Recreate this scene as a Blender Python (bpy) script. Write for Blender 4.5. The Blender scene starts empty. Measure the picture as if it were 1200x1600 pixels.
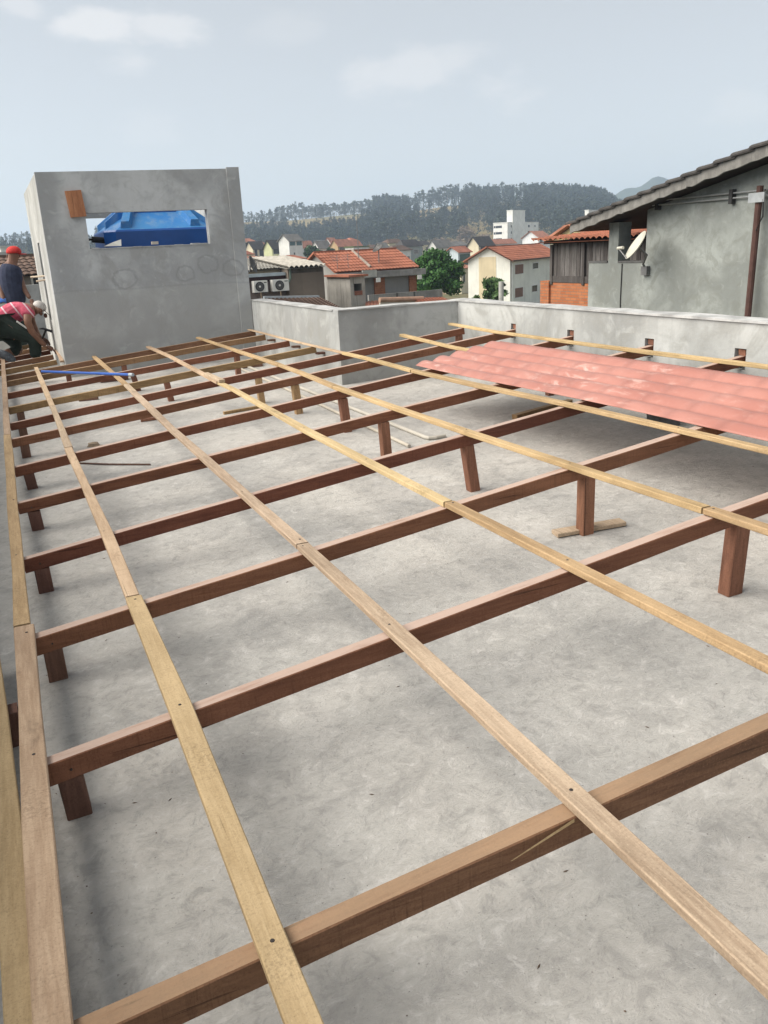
import bpy, bmesh, math, random
import numpy as np
from mathutils import Vector, Matrix
rnd = random.Random(7)
PI = math.pi
rad = math.radians
SC = bpy.context.scene
COL = SC.collection

# ------------------------------------------------------------------ camera
CZ = 1.285                         # camera height above the slab at its foot, metres
F = 1284.57                        # focal length in pixels of the 1200 x 1600 photograph
YAW, PITCH, ROLL = rad(23.5436), rad(-17.8024), rad(-2.8142)
_f = Vector((math.sin(YAW)*math.cos(PITCH), math.cos(YAW)*math.cos(PITCH), math.sin(PITCH)))
_r = Vector((math.cos(YAW), -math.sin(YAW), 0)); _u = _r.cross(_f)
R_ = _r*math.cos(ROLL) + _u*math.sin(ROLL); U_ = -_r*math.sin(ROLL) + _u*math.cos(ROLL)
cam = bpy.data.cameras.new('camera'); camo = bpy.data.objects.new('camera', cam); COL.objects.link(camo)
cam.sensor_fit = 'VERTICAL'; cam.sensor_height = 36.0; cam.lens = F/1600*36.0
cam.clip_start = 0.05; cam.clip_end = 20000
mw = Matrix((R_, U_, -_f)).transposed().to_4x4(); mw.translation = (0, 0, CZ); camo.matrix_world = mw
SC.camera = camo

# ------------------------------------------------------------------ sky, sun, exposure
SUN_AZ, SUN_EL = 281.0, 43.0       # compass style from +Y towards +X
W = bpy.data.worlds.new('World'); SC.world = W; W.use_nodes = True
wn, wl = W.node_tree.nodes, W.node_tree.links
for n in list(wn): wn.remove(n)
sky = wn.new('ShaderNodeTexSky'); sky.sky_type = 'NISHITA'; sky.sun_disc = False
sky.sun_elevation = rad(SUN_EL); sky.sun_rotation = rad(SUN_AZ)
sky.air_density = 1.0; sky.dust_density = 1.2; sky.ozone_density = 1.5; sky.altitude = 700
hsv = wn.new('ShaderNodeHueSaturation'); hsv.inputs['Saturation'].default_value = 0.42
wl.new(sky.outputs[0], hsv.inputs['Color'])
tcw = wn.new('ShaderNodeTexCoord')
nz1 = wn.new('ShaderNodeTexNoise'); nz1.inputs['Scale'].default_value = 9; nz1.inputs['Detail'].default_value = 6; nz1.inputs['Roughness'].default_value = .6
mpw = wn.new('ShaderNodeMapping'); mpw.inputs['Scale'].default_value = (1, 1, 2.6)
wl.new(tcw.outputs['Generated'], mpw.inputs[0]); wl.new(mpw.outputs[0], nz1.inputs['Vector'])
def wmath(op, a, b=None):
    n = wn.new('ShaderNodeMath'); n.operation = op
    for i, v in enumerate((a, b)):
        if v is None: continue
        if isinstance(v, (int, float)): n.inputs[i].default_value = v
        else: wl.new(v, n.inputs[i])
    return n.outputs[0]
def ray(x, y):
    return (R_*((x-600)/F) + U_*((800-y)/F) + _f).normalized()
cloud = None
for (cx, cy, sx, k) in ((155, 38, .030, .5), (250, 42, .027, .42), (205, 98, .022, .3), (640, 122, .055, .36), (705, 100, .035, .30), (775, 140, .036, .34), (1160, 165, .03, .18), (40, 8, .02, .3), (470, 45, .03, .12), (235, 200, .03, .12)):
    d = ray(cx, cy)
    sub = wn.new('ShaderNodeVectorMath'); sub.operation = 'SUBTRACT'; sub.inputs[1].default_value = d
    wl.new(tcw.outputs['Generated'], sub.inputs[0])
    mul = wn.new('ShaderNodeVectorMath'); mul.operation = 'MULTIPLY'; mul.inputs[1].default_value = (1, 1, 2.2)
    wl.new(sub.outputs[0], mul.inputs[0])
    ln = wn.new('ShaderNodeVectorMath'); ln.operation = 'LENGTH'; wl.new(mul.outputs[0], ln.inputs[0])
    g = wmath('SUBTRACT', 1.0, wmath('DIVIDE', ln.outputs['Value'], sx*1.7))
    g = wmath('ADD', g, wmath('MULTIPLY', wmath('SUBTRACT', nz1.outputs['Fac'], .52), 3.0))
    mr = wn.new('ShaderNodeMapRange'); mr.interpolation_type = 'SMOOTHSTEP'; wl.new(g, mr.inputs[0])
    mr.inputs[1].default_value = 0.05; mr.inputs[2].default_value = 0.75; mr.inputs[3].default_value = 0; mr.inputs[4].default_value = k
    cloud = mr.outputs[0] if cloud is None else wmath('MAXIMUM', cloud, mr.outputs[0])
mixw = wn.new('ShaderNodeMix'); mixw.data_type = 'RGBA'
wl.new(cloud, mixw.inputs['Factor']); hazew = wn.new('ShaderNodeMix'); hazew.data_type = 'RGBA'; hazew.inputs['Factor'].default_value = .55   # dust high in the air evens the blue out
wl.new(hsv.outputs[0], hazew.inputs[6]); hazew.inputs[7].default_value = (2.72, 2.68, 2.46, 1)
wl.new(hazew.outputs[2], mixw.inputs[6]); mixw.inputs[7].default_value = (5.2, 5.0, 4.8, 1)
bgn = wn.new('ShaderNodeBackground'); bgn.inputs['Strength'].default_value = 0.084
wl.new(mixw.outputs[2], bgn.inputs['Color'])
wo = wn.new('ShaderNodeOutputWorld'); wl.new(bgn.outputs[0], wo.inputs['Surface'])

sl = bpy.data.lights.new('sun', 'SUN'); sl.energy = 2.9; sl.angle = rad(64); sl.color = (1.0, .925, .82)
so = bpy.data.objects.new('sun', sl); COL.objects.link(so)
az, el = rad(SUN_AZ), rad(SUN_EL)
tosun = Vector((math.sin(az)*math.cos(el), math.cos(az)*math.cos(el), math.sin(el)))
so.rotation_euler = tosun.to_track_quat('Z', 'Y').to_euler(); so.location = (-20, 0, 40)
SC.view_settings.view_transform = 'Standard'; SC.view_settings.look = 'None'
SC.view_settings.gamma = 1.0; SC.view_settings.use_curve_mapping = False
SC.view_settings.exposure = 1.28
SC.cycles.use_denoising = True
SC.cycles.max_bounces = 5; SC.cycles.volume_bounces = 2
SC.cycles.transparent_max_bounces = 8

# ------------------------------------------------------------------ helpers: pixels of the photograph to places
def at(px, py, dist):              # point at a horizontal distance
    r = ray(px, py); h = math.hypot(r.x, r.y)
    return Vector((0, 0, CZ)) + r*(dist/h)
def onX(px, py, X):
    r = ray(px, py); return Vector((0, 0, CZ)) + r*(X/r.x)
def onY(px, py, Y):
    r = ray(px, py); return Vector((0, 0, CZ)) + r*(Y/r.y)
def azim(px, py=420):
    r = ray(px, py); return math.atan2(r.x, r.y)
def slab_z(x, y): return .04*x + .006*y
FS = 0.10857
def frame_z(x): return CZ - 1.1 + FS*x          # top of the beams

# ------------------------------------------------------------------ materials
def lin(c):
    return tuple(((v/255)/12.92 if v/255 <= .04045 else ((v/255+.055)/1.055)**2.4) for v in c)
MATS = {}
UP = Vector((0, 0, 1))
class NT:
    def __init__(s, name):
        s.m = bpy.data.materials.new(name); s.m.use_nodes = True
        s.n, s.l = s.m.node_tree.nodes, s.m.node_tree.links
        s.b = s.n['Principled BSDF']; s._c = None
    def link(s, a, b): s.l.new(a, b)
    def coord(s, scale=(1, 1, 1), kind='Object', rndoff=True):
        tc = s.n.new('ShaderNodeTexCoord'); mp = s.n.new('ShaderNodeMapping'); mp.inputs['Scale'].default_value = scale
        if kind == 'World':
            g = s.n.new('ShaderNodeNewGeometry'); src = g.outputs['Position']
        else:
            src = tc.outputs[kind]
            if rndoff:
                oi = s.n.new('ShaderNodeObjectInfo'); ad = s.n.new('ShaderNodeVectorMath'); ad.operation = 'ADD'
                ml = s.n.new('ShaderNodeMath'); ml.operation = 'MULTIPLY'; ml.inputs[1].default_value = 37.0
                s.link(oi.outputs['Random'], ml.inputs[0]); s.link(src, ad.inputs[0]); s.link(ml.outputs[0], ad.inputs[1]); src = ad.outputs[0]
        s.link(src, mp.inputs[0]); return mp.outputs[0]
    def noise(s, vec, scale, detail=5, rough=.55, dist=0):
        n = s.n.new('ShaderNodeTexNoise'); n.inputs['Scale'].default_value = scale; n.inputs['Detail'].default_value = detail
        n.inputs['Roughness'].default_value = rough; n.inputs['Distortion'].default_value = dist
        s.link(vec, n.inputs['Vector']); return n.outputs['Fac']
    def rng(s, v, a, b, c=0., d=1., smooth=True):
        n = s.n.new('ShaderNodeMapRange'); n.interpolation_type = 'SMOOTHSTEP' if smooth else 'LINEAR'
        s.link(v, n.inputs[0])
        for i, q in enumerate((a, b, c, d)): n.inputs[i+1].default_value = q
        return n.outputs[0]
    def math(s, op, a, b=None):
        n = s.n.new('ShaderNodeMath'); n.operation = op
        for i, v in enumerate((a, b)):
            if v is None: continue
            if isinstance(v, (int, float)): n.inputs[i].default_value = v
            else: s.link(v, n.inputs[i])
        return n.outputs[0]
    def mix(s, fac, a, b, mode='MIX'):
        n = s.n.new('ShaderNodeMix'); n.data_type = 'RGBA'; n.blend_type = mode
        if isinstance(fac, (int, float)): n.inputs['Factor'].default_value = fac
        else: s.link(fac, n.inputs['Factor'])
        for i, v in ((6, a), (7, b)):
            if isinstance(v, tuple): n.inputs[i].default_value = (*v[:3], 1)
            else: s.link(v, n.inputs[i])
        return n.outputs[2]
    def bump(s, h, strength=.3, dist=.01):
        n = s.n.new('ShaderNodeBump'); n.inputs['Strength'].default_value = strength; n.inputs['Distance'].default_value = dist
        s.link(h, n.inputs['Height']); s.link(n.outputs[0], s.b.inputs['Normal'])
    def done(s, col=None, rough=.8, spec=.3, metal=0.):
        if col is not None:
            if isinstance(col, tuple): s.b.inputs['Base Color'].default_value = (*col[:3], 1)
            else: s.link(col, s.b.inputs['Base Color'])
        if isinstance(rough, (int, float)): s.b.inputs['Roughness'].default_value = rough
        else: s.link(rough, s.b.inputs['Roughness'])
        s.b.inputs['Specular IOR Level'].default_value = spec; s.b.inputs['Metallic'].default_value = metal
        return s.m
def mul(c, k): return tuple(min(1, v*k) for v in c)

def paint(name, c, var=.25, scale=3., rough=.8, bump=.15, spec=.3, streak=0., metal=0., kind='Object'):
    """weathered paint, plaster, plastic or metal of one colour"""
    if name in MATS: return MATS[name]
    t = NT(name); v = t.coord(kind=kind, rndoff=(kind == 'Object'))
    a = t.noise(v, scale, 6, .6); b = t.noise(v, scale*9, 4, .6)
    col = t.mix(t.rng(a, .3, .72), mul(c, 1-var), mul(c, 1+var*.6))
    col = t.mix(t.math('MULTIPLY', t.rng(b, .35, .75), var*.5), col, mul(c, .6))
    if streak:
        v2 = t.coord((6, 6, .35), kind=kind); st = t.noise(v2, scale*.9, 5, .7)
        col = t.mix(t.math('MULTIPLY', t.rng(st, .5, .72), streak), col, mul(c, .35))
    if bump: t.bump(b, bump, .01)
    MATS[name] = t.done(col, rough, spec, metal); return MATS[name]

def wood(name, c, c2, axis=0, rough=.75, dark=.5, saw_k=.0, tint=None, spots=0.):
    """sawn timber, grain along one local axis, with stains, knots and specks"""
    if name in MATS: return MATS[name]
    t = NT(name); sc = [30., 30., 30.]; sc[axis] = 2.2
    v = t.coord(tuple(sc)); sc2 = [6., 6., 6.]; sc2[axis] = 1.1; w = t.coord(tuple(sc2)); sc3 = [3.]*3; sc3[axis] = 70.; q = t.coord(tuple(sc3)); sc4 = [10.]*3; sc4[axis] = 4.; kq = t.coord(tuple(sc4))
    g = t.noise(v, 3.0, 7, .68, .5); big = t.noise(w, 1.0, 6, .6, .4); saw = t.noise(q, 1.5, 5, .7, .5); kn = t.noise(kq, 1.0, 4, .6)
    col = t.mix(t.rng(g, .26, .76), c, c2)
    col = t.mix(t.math('MULTIPLY', t.rng(big, .46, .70), .6), col, mul(c2, 1.22))
    col = t.mix(t.math('MULTIPLY', t.rng(big, .50, .30), .6), col, mul(c, .66))
    if saw_k: col = t.mix(t.math('MULTIPLY', t.math('MULTIPLY', t.rng(saw, .5, .72), saw_k), t.rng(big, .35, .6)), col, mul(c, dark))
    col = t.mix(t.math('MULTIPLY', t.rng(kn, .62, .76), .6), col, mul(c, .38))
    sc5 = [70.]*3; sc5[axis] = 1.6; sp = t.noise(t.coord(tuple(sc5)), 1.0, 3, .5); col = t.mix(t.math('MULTIPLY', t.rng(sp, .68, .74), .7), col, mul(c, .25))
    oi = t.n.new('ShaderNodeObjectInfo')
    hs = t.n.new('ShaderNodeHueSaturation'); t.link(col, hs.inputs['Color'])
    t.link(t.rng(oi.outputs['Random'], 0, 1, .84, 1.14, False), hs.inputs['Value']); t.link(t.rng(oi.outputs['Random'], 0, 1, .492, .508, False), hs.inputs['Hue'])
    fine = t.noise(t.coord((40, 40, 40)), 5, 4, .75); col = hs.outputs[0]
    col = t.mix(t.math('MULTIPLY', t.rng(fine, .52, .70), .5), col, mul(c, .5))
    col = t.mix(t.math('MULTIPLY', t.rng(fine, .46, .30), .35), col, mul(c2, 1.3))
    if spots:
        s2 = t.noise(t.coord((5, 5, 5)), 1.0, 3, .5); f2 = t.noise(t.coord((60, 60, 60)), 2.2, 5, .7)
        col = t.mix(t.math('MULTIPLY', t.math('MULTIPLY', t.rng(s2, .52, .66), t.rng(f2, .48, .60)), spots), col, mul(c, .26))
    if tint: col = t.mix(t.math('MULTIPLY', t.rng(t.noise(v, 1.1, 6, .7), .12, .52), tint[3]), col, tint[:3])
    t.bump(t.math('ADD', g, t.math('MULTIPLY', saw, .4)), .4, .004)
    MATS[name] = t.done(col, rough, .25); return MATS[name]

def leafmat(name, c, c2):
    if name in MATS: return MATS[name]
    t = NT(name); v = t.coord(rndoff=True); a = t.noise(v, 1.3, 4, .6); b = t.noise(v, 9, 2)
    col = t.mix(t.rng(a, .35, .65), c, c2); col = t.mix(t.rng(b, .3, .8, 0, .6), col, mul(c2, 1.35))
    MATS[name] = t.done(col, .6, .25); return MATS[name]

def glass(name, c=(.02, .025, .03)):
    if name in MATS: return MATS[name]
    t = NT(name); MATS[name] = t.done(c, .12, .5); return MATS[name]

# ------------------------------------------------------------------ mesh helpers
WLOC = {}
def mesh_obj(name, verts, faces, mat, parent=None, smooth=False, origin=None):
    vs = np.array([tuple(v) for v in verts], float)
    if origin is None:
        lo, hi = vs.min(0), vs.max(0); origin = Vector(((lo[0]+hi[0])/2, (lo[1]+hi[1])/2, lo[2]))
    o3 = Vector(origin)
    me = bpy.data.meshes.new(name); me.from_pydata((vs-np.array(o3)).tolist(), [], faces); me.update()
    if smooth: me.polygons.foreach_set('use_smooth', [True]*len(me.polygons))
    if isinstance(mat, (list, tuple)):
        for m in mat: me.materials.append(m)
    elif mat: me.materials.append(mat)
    o = bpy.data.objects.new(name, me); COL.objects.link(o); WLOC[o.name] = o3
    if parent: o.parent = parent; o.location = o3 - WLOC[parent.name]
    else: o.location = o3
    return o
def empty(name, loc, label, cat, group=None):
    o = bpy.data.objects.new(name, None); COL.objects.link(o); o.location = loc; WLOC[o.name] = Vector(loc)
    o.empty_display_size = .2
    return tag(o, label, cat, group)
def tag(o, label, cat, group=None, kind=None):
    if label: o['label'] = label
    if cat: o['category'] = cat
    if group: o['group'] = group
    if kind: o['kind'] = kind
    return o
class G:
    """collects boxes, prisms, tubes and quads in one mesh"""
    def __init__(s): s.v = []; s.f = []
    def add(s, vs, fs):
        k = len(s.v); s.v += [tuple(v) for v in vs]; s.f += [tuple(i+k for i in f) for f in fs]; return s
    def box(s, x0, y0, z0, x1, y1, z1):
        return s.add([(x0,y0,z0),(x1,y0,z0),(x1,y1,z0),(x0,y1,z0),(x0,y0,z1),(x1,y0,z1),(x1,y1,z1),(x0,y1,z1)],
              [(0,3,2,1),(4,5,6,7),(0,1,5,4),(1,2,6,5),(2,3,7,6),(3,0,4,7)])
    def obox(s, o, u, v, w):      # oriented box from corner o along u, v, w
        o, u, v, w = map(Vector, (o, u, v, w))
        if u.cross(v).dot(w) < 0: u, v = v, u
        return s.add([o, o+u, o+u+v, o+v, o+w, o+u+w, o+u+v+w, o+v+w],
              [(0,3,2,1),(4,5,6,7),(0,1,5,4),(1,2,6,5),(2,3,7,6),(3,0,4,7)])
    def prism(s, poly, d):        # polygon (3d points) extruded by vector d
        n = len(poly); d = Vector(d); poly = [Vector(p) for p in poly]
        return s.add(poly + [p+d for p in poly], [tuple(range(n-1, -1, -1)), tuple(range(n, 2*n))] + [(i, (i+1) % n, n+(i+1) % n, n+i) for i in range(n)])
    def tube(s, pts, r, n=8, cap=True):
        pts = [Vector(p) for p in pts]; rs = r if isinstance(r, (list, tuple)) else [r]*len(pts)
        vs = []; fs = []
        for i, p in enumerate(pts):
            t = (pts[min(i+1, len(pts)-1)] - pts[max(i-1, 0)]).normalized()
            a = t.orthogonal().normalized() if abs(t.z) > .9 else t.cross(Vector((0, 0, 1))).normalized()
            b = t.cross(a)
            for k in range(n): th = 2*PI*k/n; vs.append(p + a*rs[i]*math.cos(th) + b*rs[i]*math.sin(th))
        for i in range(len(pts)-1):
            for k in range(n): fs.append((i*n+k, i*n+(k+1) % n, (i+1)*n+(k+1) % n, (i+1)*n+k))
        if cap: fs += [tuple(range(n-1, -1, -1)), tuple((len(pts)-1)*n+k for k in range(n))]
        return s.add(vs, fs)
    def lathe(s, c, prof, n=20, ax=(0, 0, 1)):
        c = Vector(c); ax = Vector(ax).normalized(); a = ax.orthogonal().normalized(); b = ax.cross(a); vs = []; fs = []
        for (r, h) in prof:
            for k in range(n): th = 2*PI*k/n; vs.append(c + ax*h + a*r*math.cos(th) + b*r*math.sin(th))
        for i in range(len(prof)-1):
            for k in range(n): fs.append((i*n+k, i*n+(k+1) % n, (i+1)*n+(k+1) % n, (i+1)*n+k))
        return s.add(vs, fs)
    def wave_roof(s, a, b, c, d, pitch=.2, row=.38, amp=.035, step=.03, thick=.05, n=6):
        """tiled sheet: a-b is the low edge, d-c the high edge; barrels run from low to high"""
        a, b, c, d = map(Vector, (a, b, c, d)); nr = max(1, round(((d-a).length+(c-b).length)/2/row)); nc = max(1, round((b-a).length/pitch))
        nrm = (b-a).cross(d-a).normalized(); nrm = nrm if nrm.z > 0 else -nrm
        cols = nc*n + 1; vs = []; fs = []
        def pt(i, v, off):
            u = i/(cols-1); p = (a.lerp(b, u)).lerp(d.lerp(c, u), v)
            return p + nrm*(amp*abs(math.cos(PI*u*nc)) + off)
        rows = []
        for r in range(nr):
            for (v, off) in ((r/nr, step), ((r+1)/nr, 0.)):
                rows.append(len(vs)); vs += [pt(i, v, off) for i in range(cols)]
        for k in range(len(rows)-1):
            for i in range(cols-1): fs.append((rows[k]+i, rows[k]+i+1, rows[k+1]+i+1, rows[k+1]+i))
        base = len(vs)
        vs += [p - nrm*thick for p in (a, b, c, d)]
        fs.append((base+3, base+2, base+1, base))
        # front skirt
        for i in range(cols-1):
            pass
        vs += [pt(i, 0, step) - nrm*(amp*abs(math.cos(PI*i/(cols-1)*nc))*.0 + .03) for i in range(cols)]
        q = base+4
        for i in range(cols-1): fs.append((i+1, i, q+i, q+i+1))
        return s.add(vs, fs)
    def obj(s, name, mat, parent=None, smooth=False, origin=None): return mesh_obj(name, s.v, s.f, mat, parent, smooth, origin)

def wall_with_holes(o, u, w, thick, L, H, holes):
    """slab of masonry in the plane (o; u, w), outward thickness vector; holes are (s0, s1, t0, t1)"""
    g = G(); o = Vector(o); u = Vector(u).normalized(); w = Vector(w).normalized()
    xs = sorted({0, L, *[h[0] for h in holes], *[h[1] for h in holes]}); zs = sorted({0, H, *[h[2] for h in holes], *[h[3] for h in holes]})
    nx, nz = len(xs), len(zs); t = Vector(thick)
    P = [o+u*x+w*z for z in zs for x in xs]; vs = P + [p+t for p in P]; N = nx*nz
    inh = lambda i, j: any(h[0]-1e-6 <= (xs[i]+xs[i+1])/2 <= h[1]+1e-6 and h[2] <= (zs[j]+zs[j+1])/2 <= h[3] for h in holes)
    solid = [[not inh(i, j) for j in range(nz-1)] for i in range(nx-1)]
    sol = lambda i, j: 0 <= i < nx-1 and 0 <= j < nz-1 and solid[i][j]
    fs = []; id_ = lambda i, j: j*nx+i
    for i in range(nx-1):
        for j in range(nz-1):
            if not solid[i][j]: continue
            a, b, c, d = id_(i, j), id_(i+1, j), id_(i+1, j+1), id_(i, j+1)
            fs += [(a, d, c, b), (a+N, b+N, c+N, d+N)]
            if not sol(i-1, j): fs.append((a, a+N, d+N, d))
            if not sol(i+1, j): fs.append((b, c, c+N, b+N))
            if not sol(i, j-1): fs.append((a, b, b+N, a+N))
            if not sol(i, j+1): fs.append((d, d+N, c+N, c))
    return g.add(vs, fs)

# ------------------------------------------------------------------ terrain
GZ = -6.0
def ground_z(D):
    return GZ + max(0, min(1, (D-70)/380))*4.5
# skyline of the wooded hill: photograph column -> row of the bare ridge, and how far away it is
RX = [-400, -100, 0, 60, 200, 380, 450, 520, 600, 640, 700, 760, 800, 850, 900, 940, 960, 1000, 1100, 1300, 1600]
RY = [400, 392, 385, 380, 366, 347, 345, 338, 330, 331, 322, 317, 314, 312, 314, 320, 335, 352, 350, 345, 345]
RAZ = [azim(x, 340) for x in RX]
def ridge_row(a): return float(np.interp(a, RAZ, RY))
def ridge_h(a):   # height of the ridge over the camera, per metre of distance
    x = float(np.interp(a, RAZ, RX)); r = ray(x, ridge_row(a)); return r.z/math.hypot(r.x, r.y)
HR0, HR1 = 470., 930.
def hill_z(D, a):
    top = CZ + ridge_h(a)*HR1
    if D <= HR0: return ground_z(D)
    if D <= HR1:
        t = (D-HR0)/(HR1-HR0); t = t*t*(3-2*t)*.55 + t*.45
        return ground_z(HR0)*(1-t) + top*t + 3.*math.sin(a*31+D*.013)*t*(1-t)*2
    t = min(1, (D-HR1)/600.); return top*(1-t*t*.9)
def polar(name, Ds, As, zf, mat):
    vs = []; fs = []; n = len(As)
    for D in Ds:
        for a in As: vs.append((D*math.sin(a), D*math.cos(a), zf(D, a)))
    for i in range(len(Ds)-1):
        for k in range(n-1): fs.append((i*n+k, i*n+k+1, (i+1)*n+k+1, (i+1)*n+k))
    o = mesh_obj(name, vs, [f[::-1] for f in fs], mat, None, True, (0, 0, 0)); o['kind'] = 'structure'; return o
t = NT('town_ground'); v = t.coord(kind='World'); a_ = t.noise(v, .06, 6); b_ = t.noise(v, .9, 4)
c_ = t.mix(t.rng(a_, .4, .6), (.16, .12, .08), (.07, .09, .035)); c_ = t.mix(t.rng(b_, .3, .8, 0, .5), c_, (.22, .18, .13))
polar('ground', [0.5, 20, 60, 120, 200, 300, 400, 470], [2*PI*k/96 for k in range(97)], lambda D, a: ground_z(D), t.done(c_, .95, .1))
t = NT('hill_ground'); v = t.coord(kind='World')
a_ = t.noise(v, .012, 5, .55); b_ = t.noise(v, .09, 5, .6)
c_ = t.mix(t.rng(a_, .42, .6), (.20, .155, .065), (.13, .12, .05)); c_ = t.mix(t.rng(b_, .45, .75, 0, .7), c_, (.24, .16, .085))
hillmat = t.done(c_, .95, .1)
polar('hill', [HR0 + (HR1-HR0)*k/16 for k in range(17)] + [1000, 1100, 1250, 1500, 1800], [rad(-75)+rad(160)*k/150 for k in range(151)], hill_z, hillmat)
# a far mountain behind the grey house
mc = at(1015, 372, 1900); vs = []; fs = []; NN, KK = 40, 14
MD = Vector((mc.x, mc.y, 0)).normalized(); MS = Vector((MD.y, -MD.x, 0))
mh = at(1015, 281, 1900).z + 6
for i in range(NN+1):
    s = (i/NN-.5)*2; prof = max(0., math.cos(s*PI/2))**1.5*(1+.06*math.sin(9*s)+.035*math.sin(23*s+1))
    if -.35 < s < .3: prof *= 1.0
    for k in range(KK+1):
        q = (k/KK-.5)*2; z = mh*prof*max(0, 1-abs(q)**1.6) - 6
        p = Vector((mc.x, mc.y, 0)) + MS*s*215 + MD*q*300; vs.append((p.x, p.y, z))
for i in range(NN):
    for k in range(KK): fs.append((i*(KK+1)+k, i*(KK+1)+k+1, (i+1)*(KK+1)+k+1, (i+1)*(KK+1)+k))
mo = mesh_obj('mountain', vs, fs, paint('mountain_woods', (.05, .07, .04), .4, .01, .95, .0, .05), None, True); mo['kind'] = 'structure'
polar('plain', [1800, 2500, 4000, 9000], [rad(-75)+rad(160)*k/60 for k in range(61)], lambda D, a: -3. if D < 8000 else -30., hillmat)

# trees of the hill: meshes made of many small leaf faces
def leaf_cloud(g, c, rx, rz, n, size, rng, shell=.35):
    for _ in range(n):
        d = Vector((rng.gauss(0, 1), rng.gauss(0, 1), rng.gauss(0, 1))).normalized()
        k = rng.random()**shell
        p = Vector(c) + Vector((d.x*rx*k, d.y*rx*k, d.z*rz*k))
        nrm = (d + Vector((rng.gauss(0, .7), rng.gauss(0, .7), rng.gauss(0, .7)))).normalized()
        a = nrm.orthogonal().normalized(); a = Matrix.Rotation(rng.random()*6.28, 3, nrm) @ a; b = nrm.cross(a)
        s = size*(.6+.8*rng.random())
        g.add([p-a*s, p-b*s*.6, p+a*s, p+b*s*.6], [(0, 1, 2, 3)])
def far_tree(kind, rng):
    """unit-height tree: returns trunk mesh data and crown mesh data"""
    tr, cr = G(), G()
    if kind == 'euc':     # tall bare trunk, tufted crown
        tr.tube([(0, 0, 0), (.01, 0, .5), (.0, .01, .93)], [.014, .010, .004], 5)
        for k in range(rng.randint(6, 9)):
            h = .42 + .52*rng.random(); w = .13*(1.15-h)+.05; an = rng.random()*6.28; q = .10*(1.1-h)
            c = (math.cos(an)*q*1.5, math.sin(an)*q*1.5, h)
            tr.tube([(0, 0, h-.12), c], [.006, .003], 4); leaf_cloud(cr, c, w*1.1, w*.75, 30, .040, rng)
        leaf_cloud(cr, (0, 0, .93), .08, .08, 24, .034, rng)
    else:                 # slim conical plantation tree
        tr.tube([(0, 0, 0), (0, 0, .95)], [.016, .004], 5)
        for k in range(9):
            h = .18 + .8*k/9; w = .15*(1.05-h)+.02
            leaf_cloud(cr, (rng.gauss(0, .012), rng.gauss(0, .012), h), w, .07, 7, .046, rng)
    return tr, cr
def round_tree(rng):
    tr, cr = G(), G(); tr.tube([(0, 0, 0), (.01, 0, .5), (0, .01, .85)], [.02, .014, .005], 5)
    for k in range(11):
        h = .2+.72*rng.random(); w = .20*math.sin(PI*min(1, (h+.15)*.85))+.05; an = rng.random()*6.28
        c = (math.cos(an)*w*.8, math.sin(an)*w*.8, h); tr.tube([(0, 0, h-.1), c], [.008, .003], 4); leaf_cloud(cr, c, w*.8, w*.55, 26, .042, rng)
    return tr, cr
EUC = [far_tree('euc', random.Random(i)) for i in range(7)]
ROUND = [round_tree(random.Random(90+i)) for i in range(5)]
CON = [far_tree('con', random.Random(50+i)) for i in range(6)]
leaf_euc = leafmat('eucalyptus_leaves', (.020, .034, .020), (.040, .058, .032))
leaf_con = leafmat('plantation_leaves', (.012, .024, .016), (.024, .040, .026))
bark = paint('pale_bark', (.25, .21, .17), .3, 4, .9, 0)
def join_trees(name, spots, lib, mat_t, mat_c, label, cat):
    V = [[], []]; Fq = [[], []]; base = [0, 0]; out = []
    data = [[(np.array(x.v), x.f) for x in pair] for pair in lib]
    rng = random.Random(3)
    for (x, y, z, h) in spots:
        i = rng.randrange(len(lib)); an = rng.random()*6.28; ca, sa = math.cos(an), math.sin(an); wx = h*(.85+.3*rng.random())
        for q in (0, 1):
            vv, ff = data[i][q]
            P = np.column_stack([(vv[:, 0]*ca-vv[:, 1]*sa)*wx+x, (vv[:, 0]*sa+vv[:, 1]*ca)*wx+y, vv[:, 2]*h+z])
            V[q].append(P); b = base[q]; Fq[q] += [tuple(k+b for k in f) for f in ff]; base[q] += len(P)
    root = mesh_obj(name, np.vstack(V[1]), Fq[1], mat_c, None, False, (0, 0, 0)); tag(root, label, cat, None, 'stuff')
    return root
spots = []
rt = random.Random(11)
def meadow(px, row_frac):   # True where the slope is open grass: band under the skyline on the left, bare patches on the right
    if px < 560: return row_frac > .52 - .10*math.sin(px*.011) - (.10 if px > 470 else 0)
    if px < 585: return row_frac > .68
    if 640 < px < 728: return row_frac > .52
    if 775 < px < 818: return row_frac > .55
    if 705 < px < 775: return row_frac < .42 + .0016*(px-705)
    return False
n = 0
while n < 8000:
    px = rt.uniform(-120, 1120); a = azim(px, 360); fr = rt.random()**.8; D = HR0+25 + (HR1-HR0+10)*fr
    n += 1
    z = hill_z(D, a); 
    # visible height fraction on the slope
    s0 = (ground_z(HR0)-CZ)/HR0; s1 = ridge_h(a); frac = ((z-CZ)/D - s0)/(s1-s0+1e-6)
    if meadow(px, frac) and rt.random() > (.035 if px < 585 else .22): continue
    h = rt.uniform(9, 16) if px < 585 else rt.uniform(12, 19)
    spots.append((D*math.sin(a), D*math.cos(a), z-.5, h))
for _ in range(1100):           # the denser plantation band under the open meadow
    px = rt.uniform(355, 600); a = azim(px, 360); D = rt.uniform(HR0+40, HR0+190); z = hill_z(D, a)
    spots.append((D*math.sin(a), D*math.cos(a), z-.5, rt.uniform(8, 12.5)))
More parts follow.
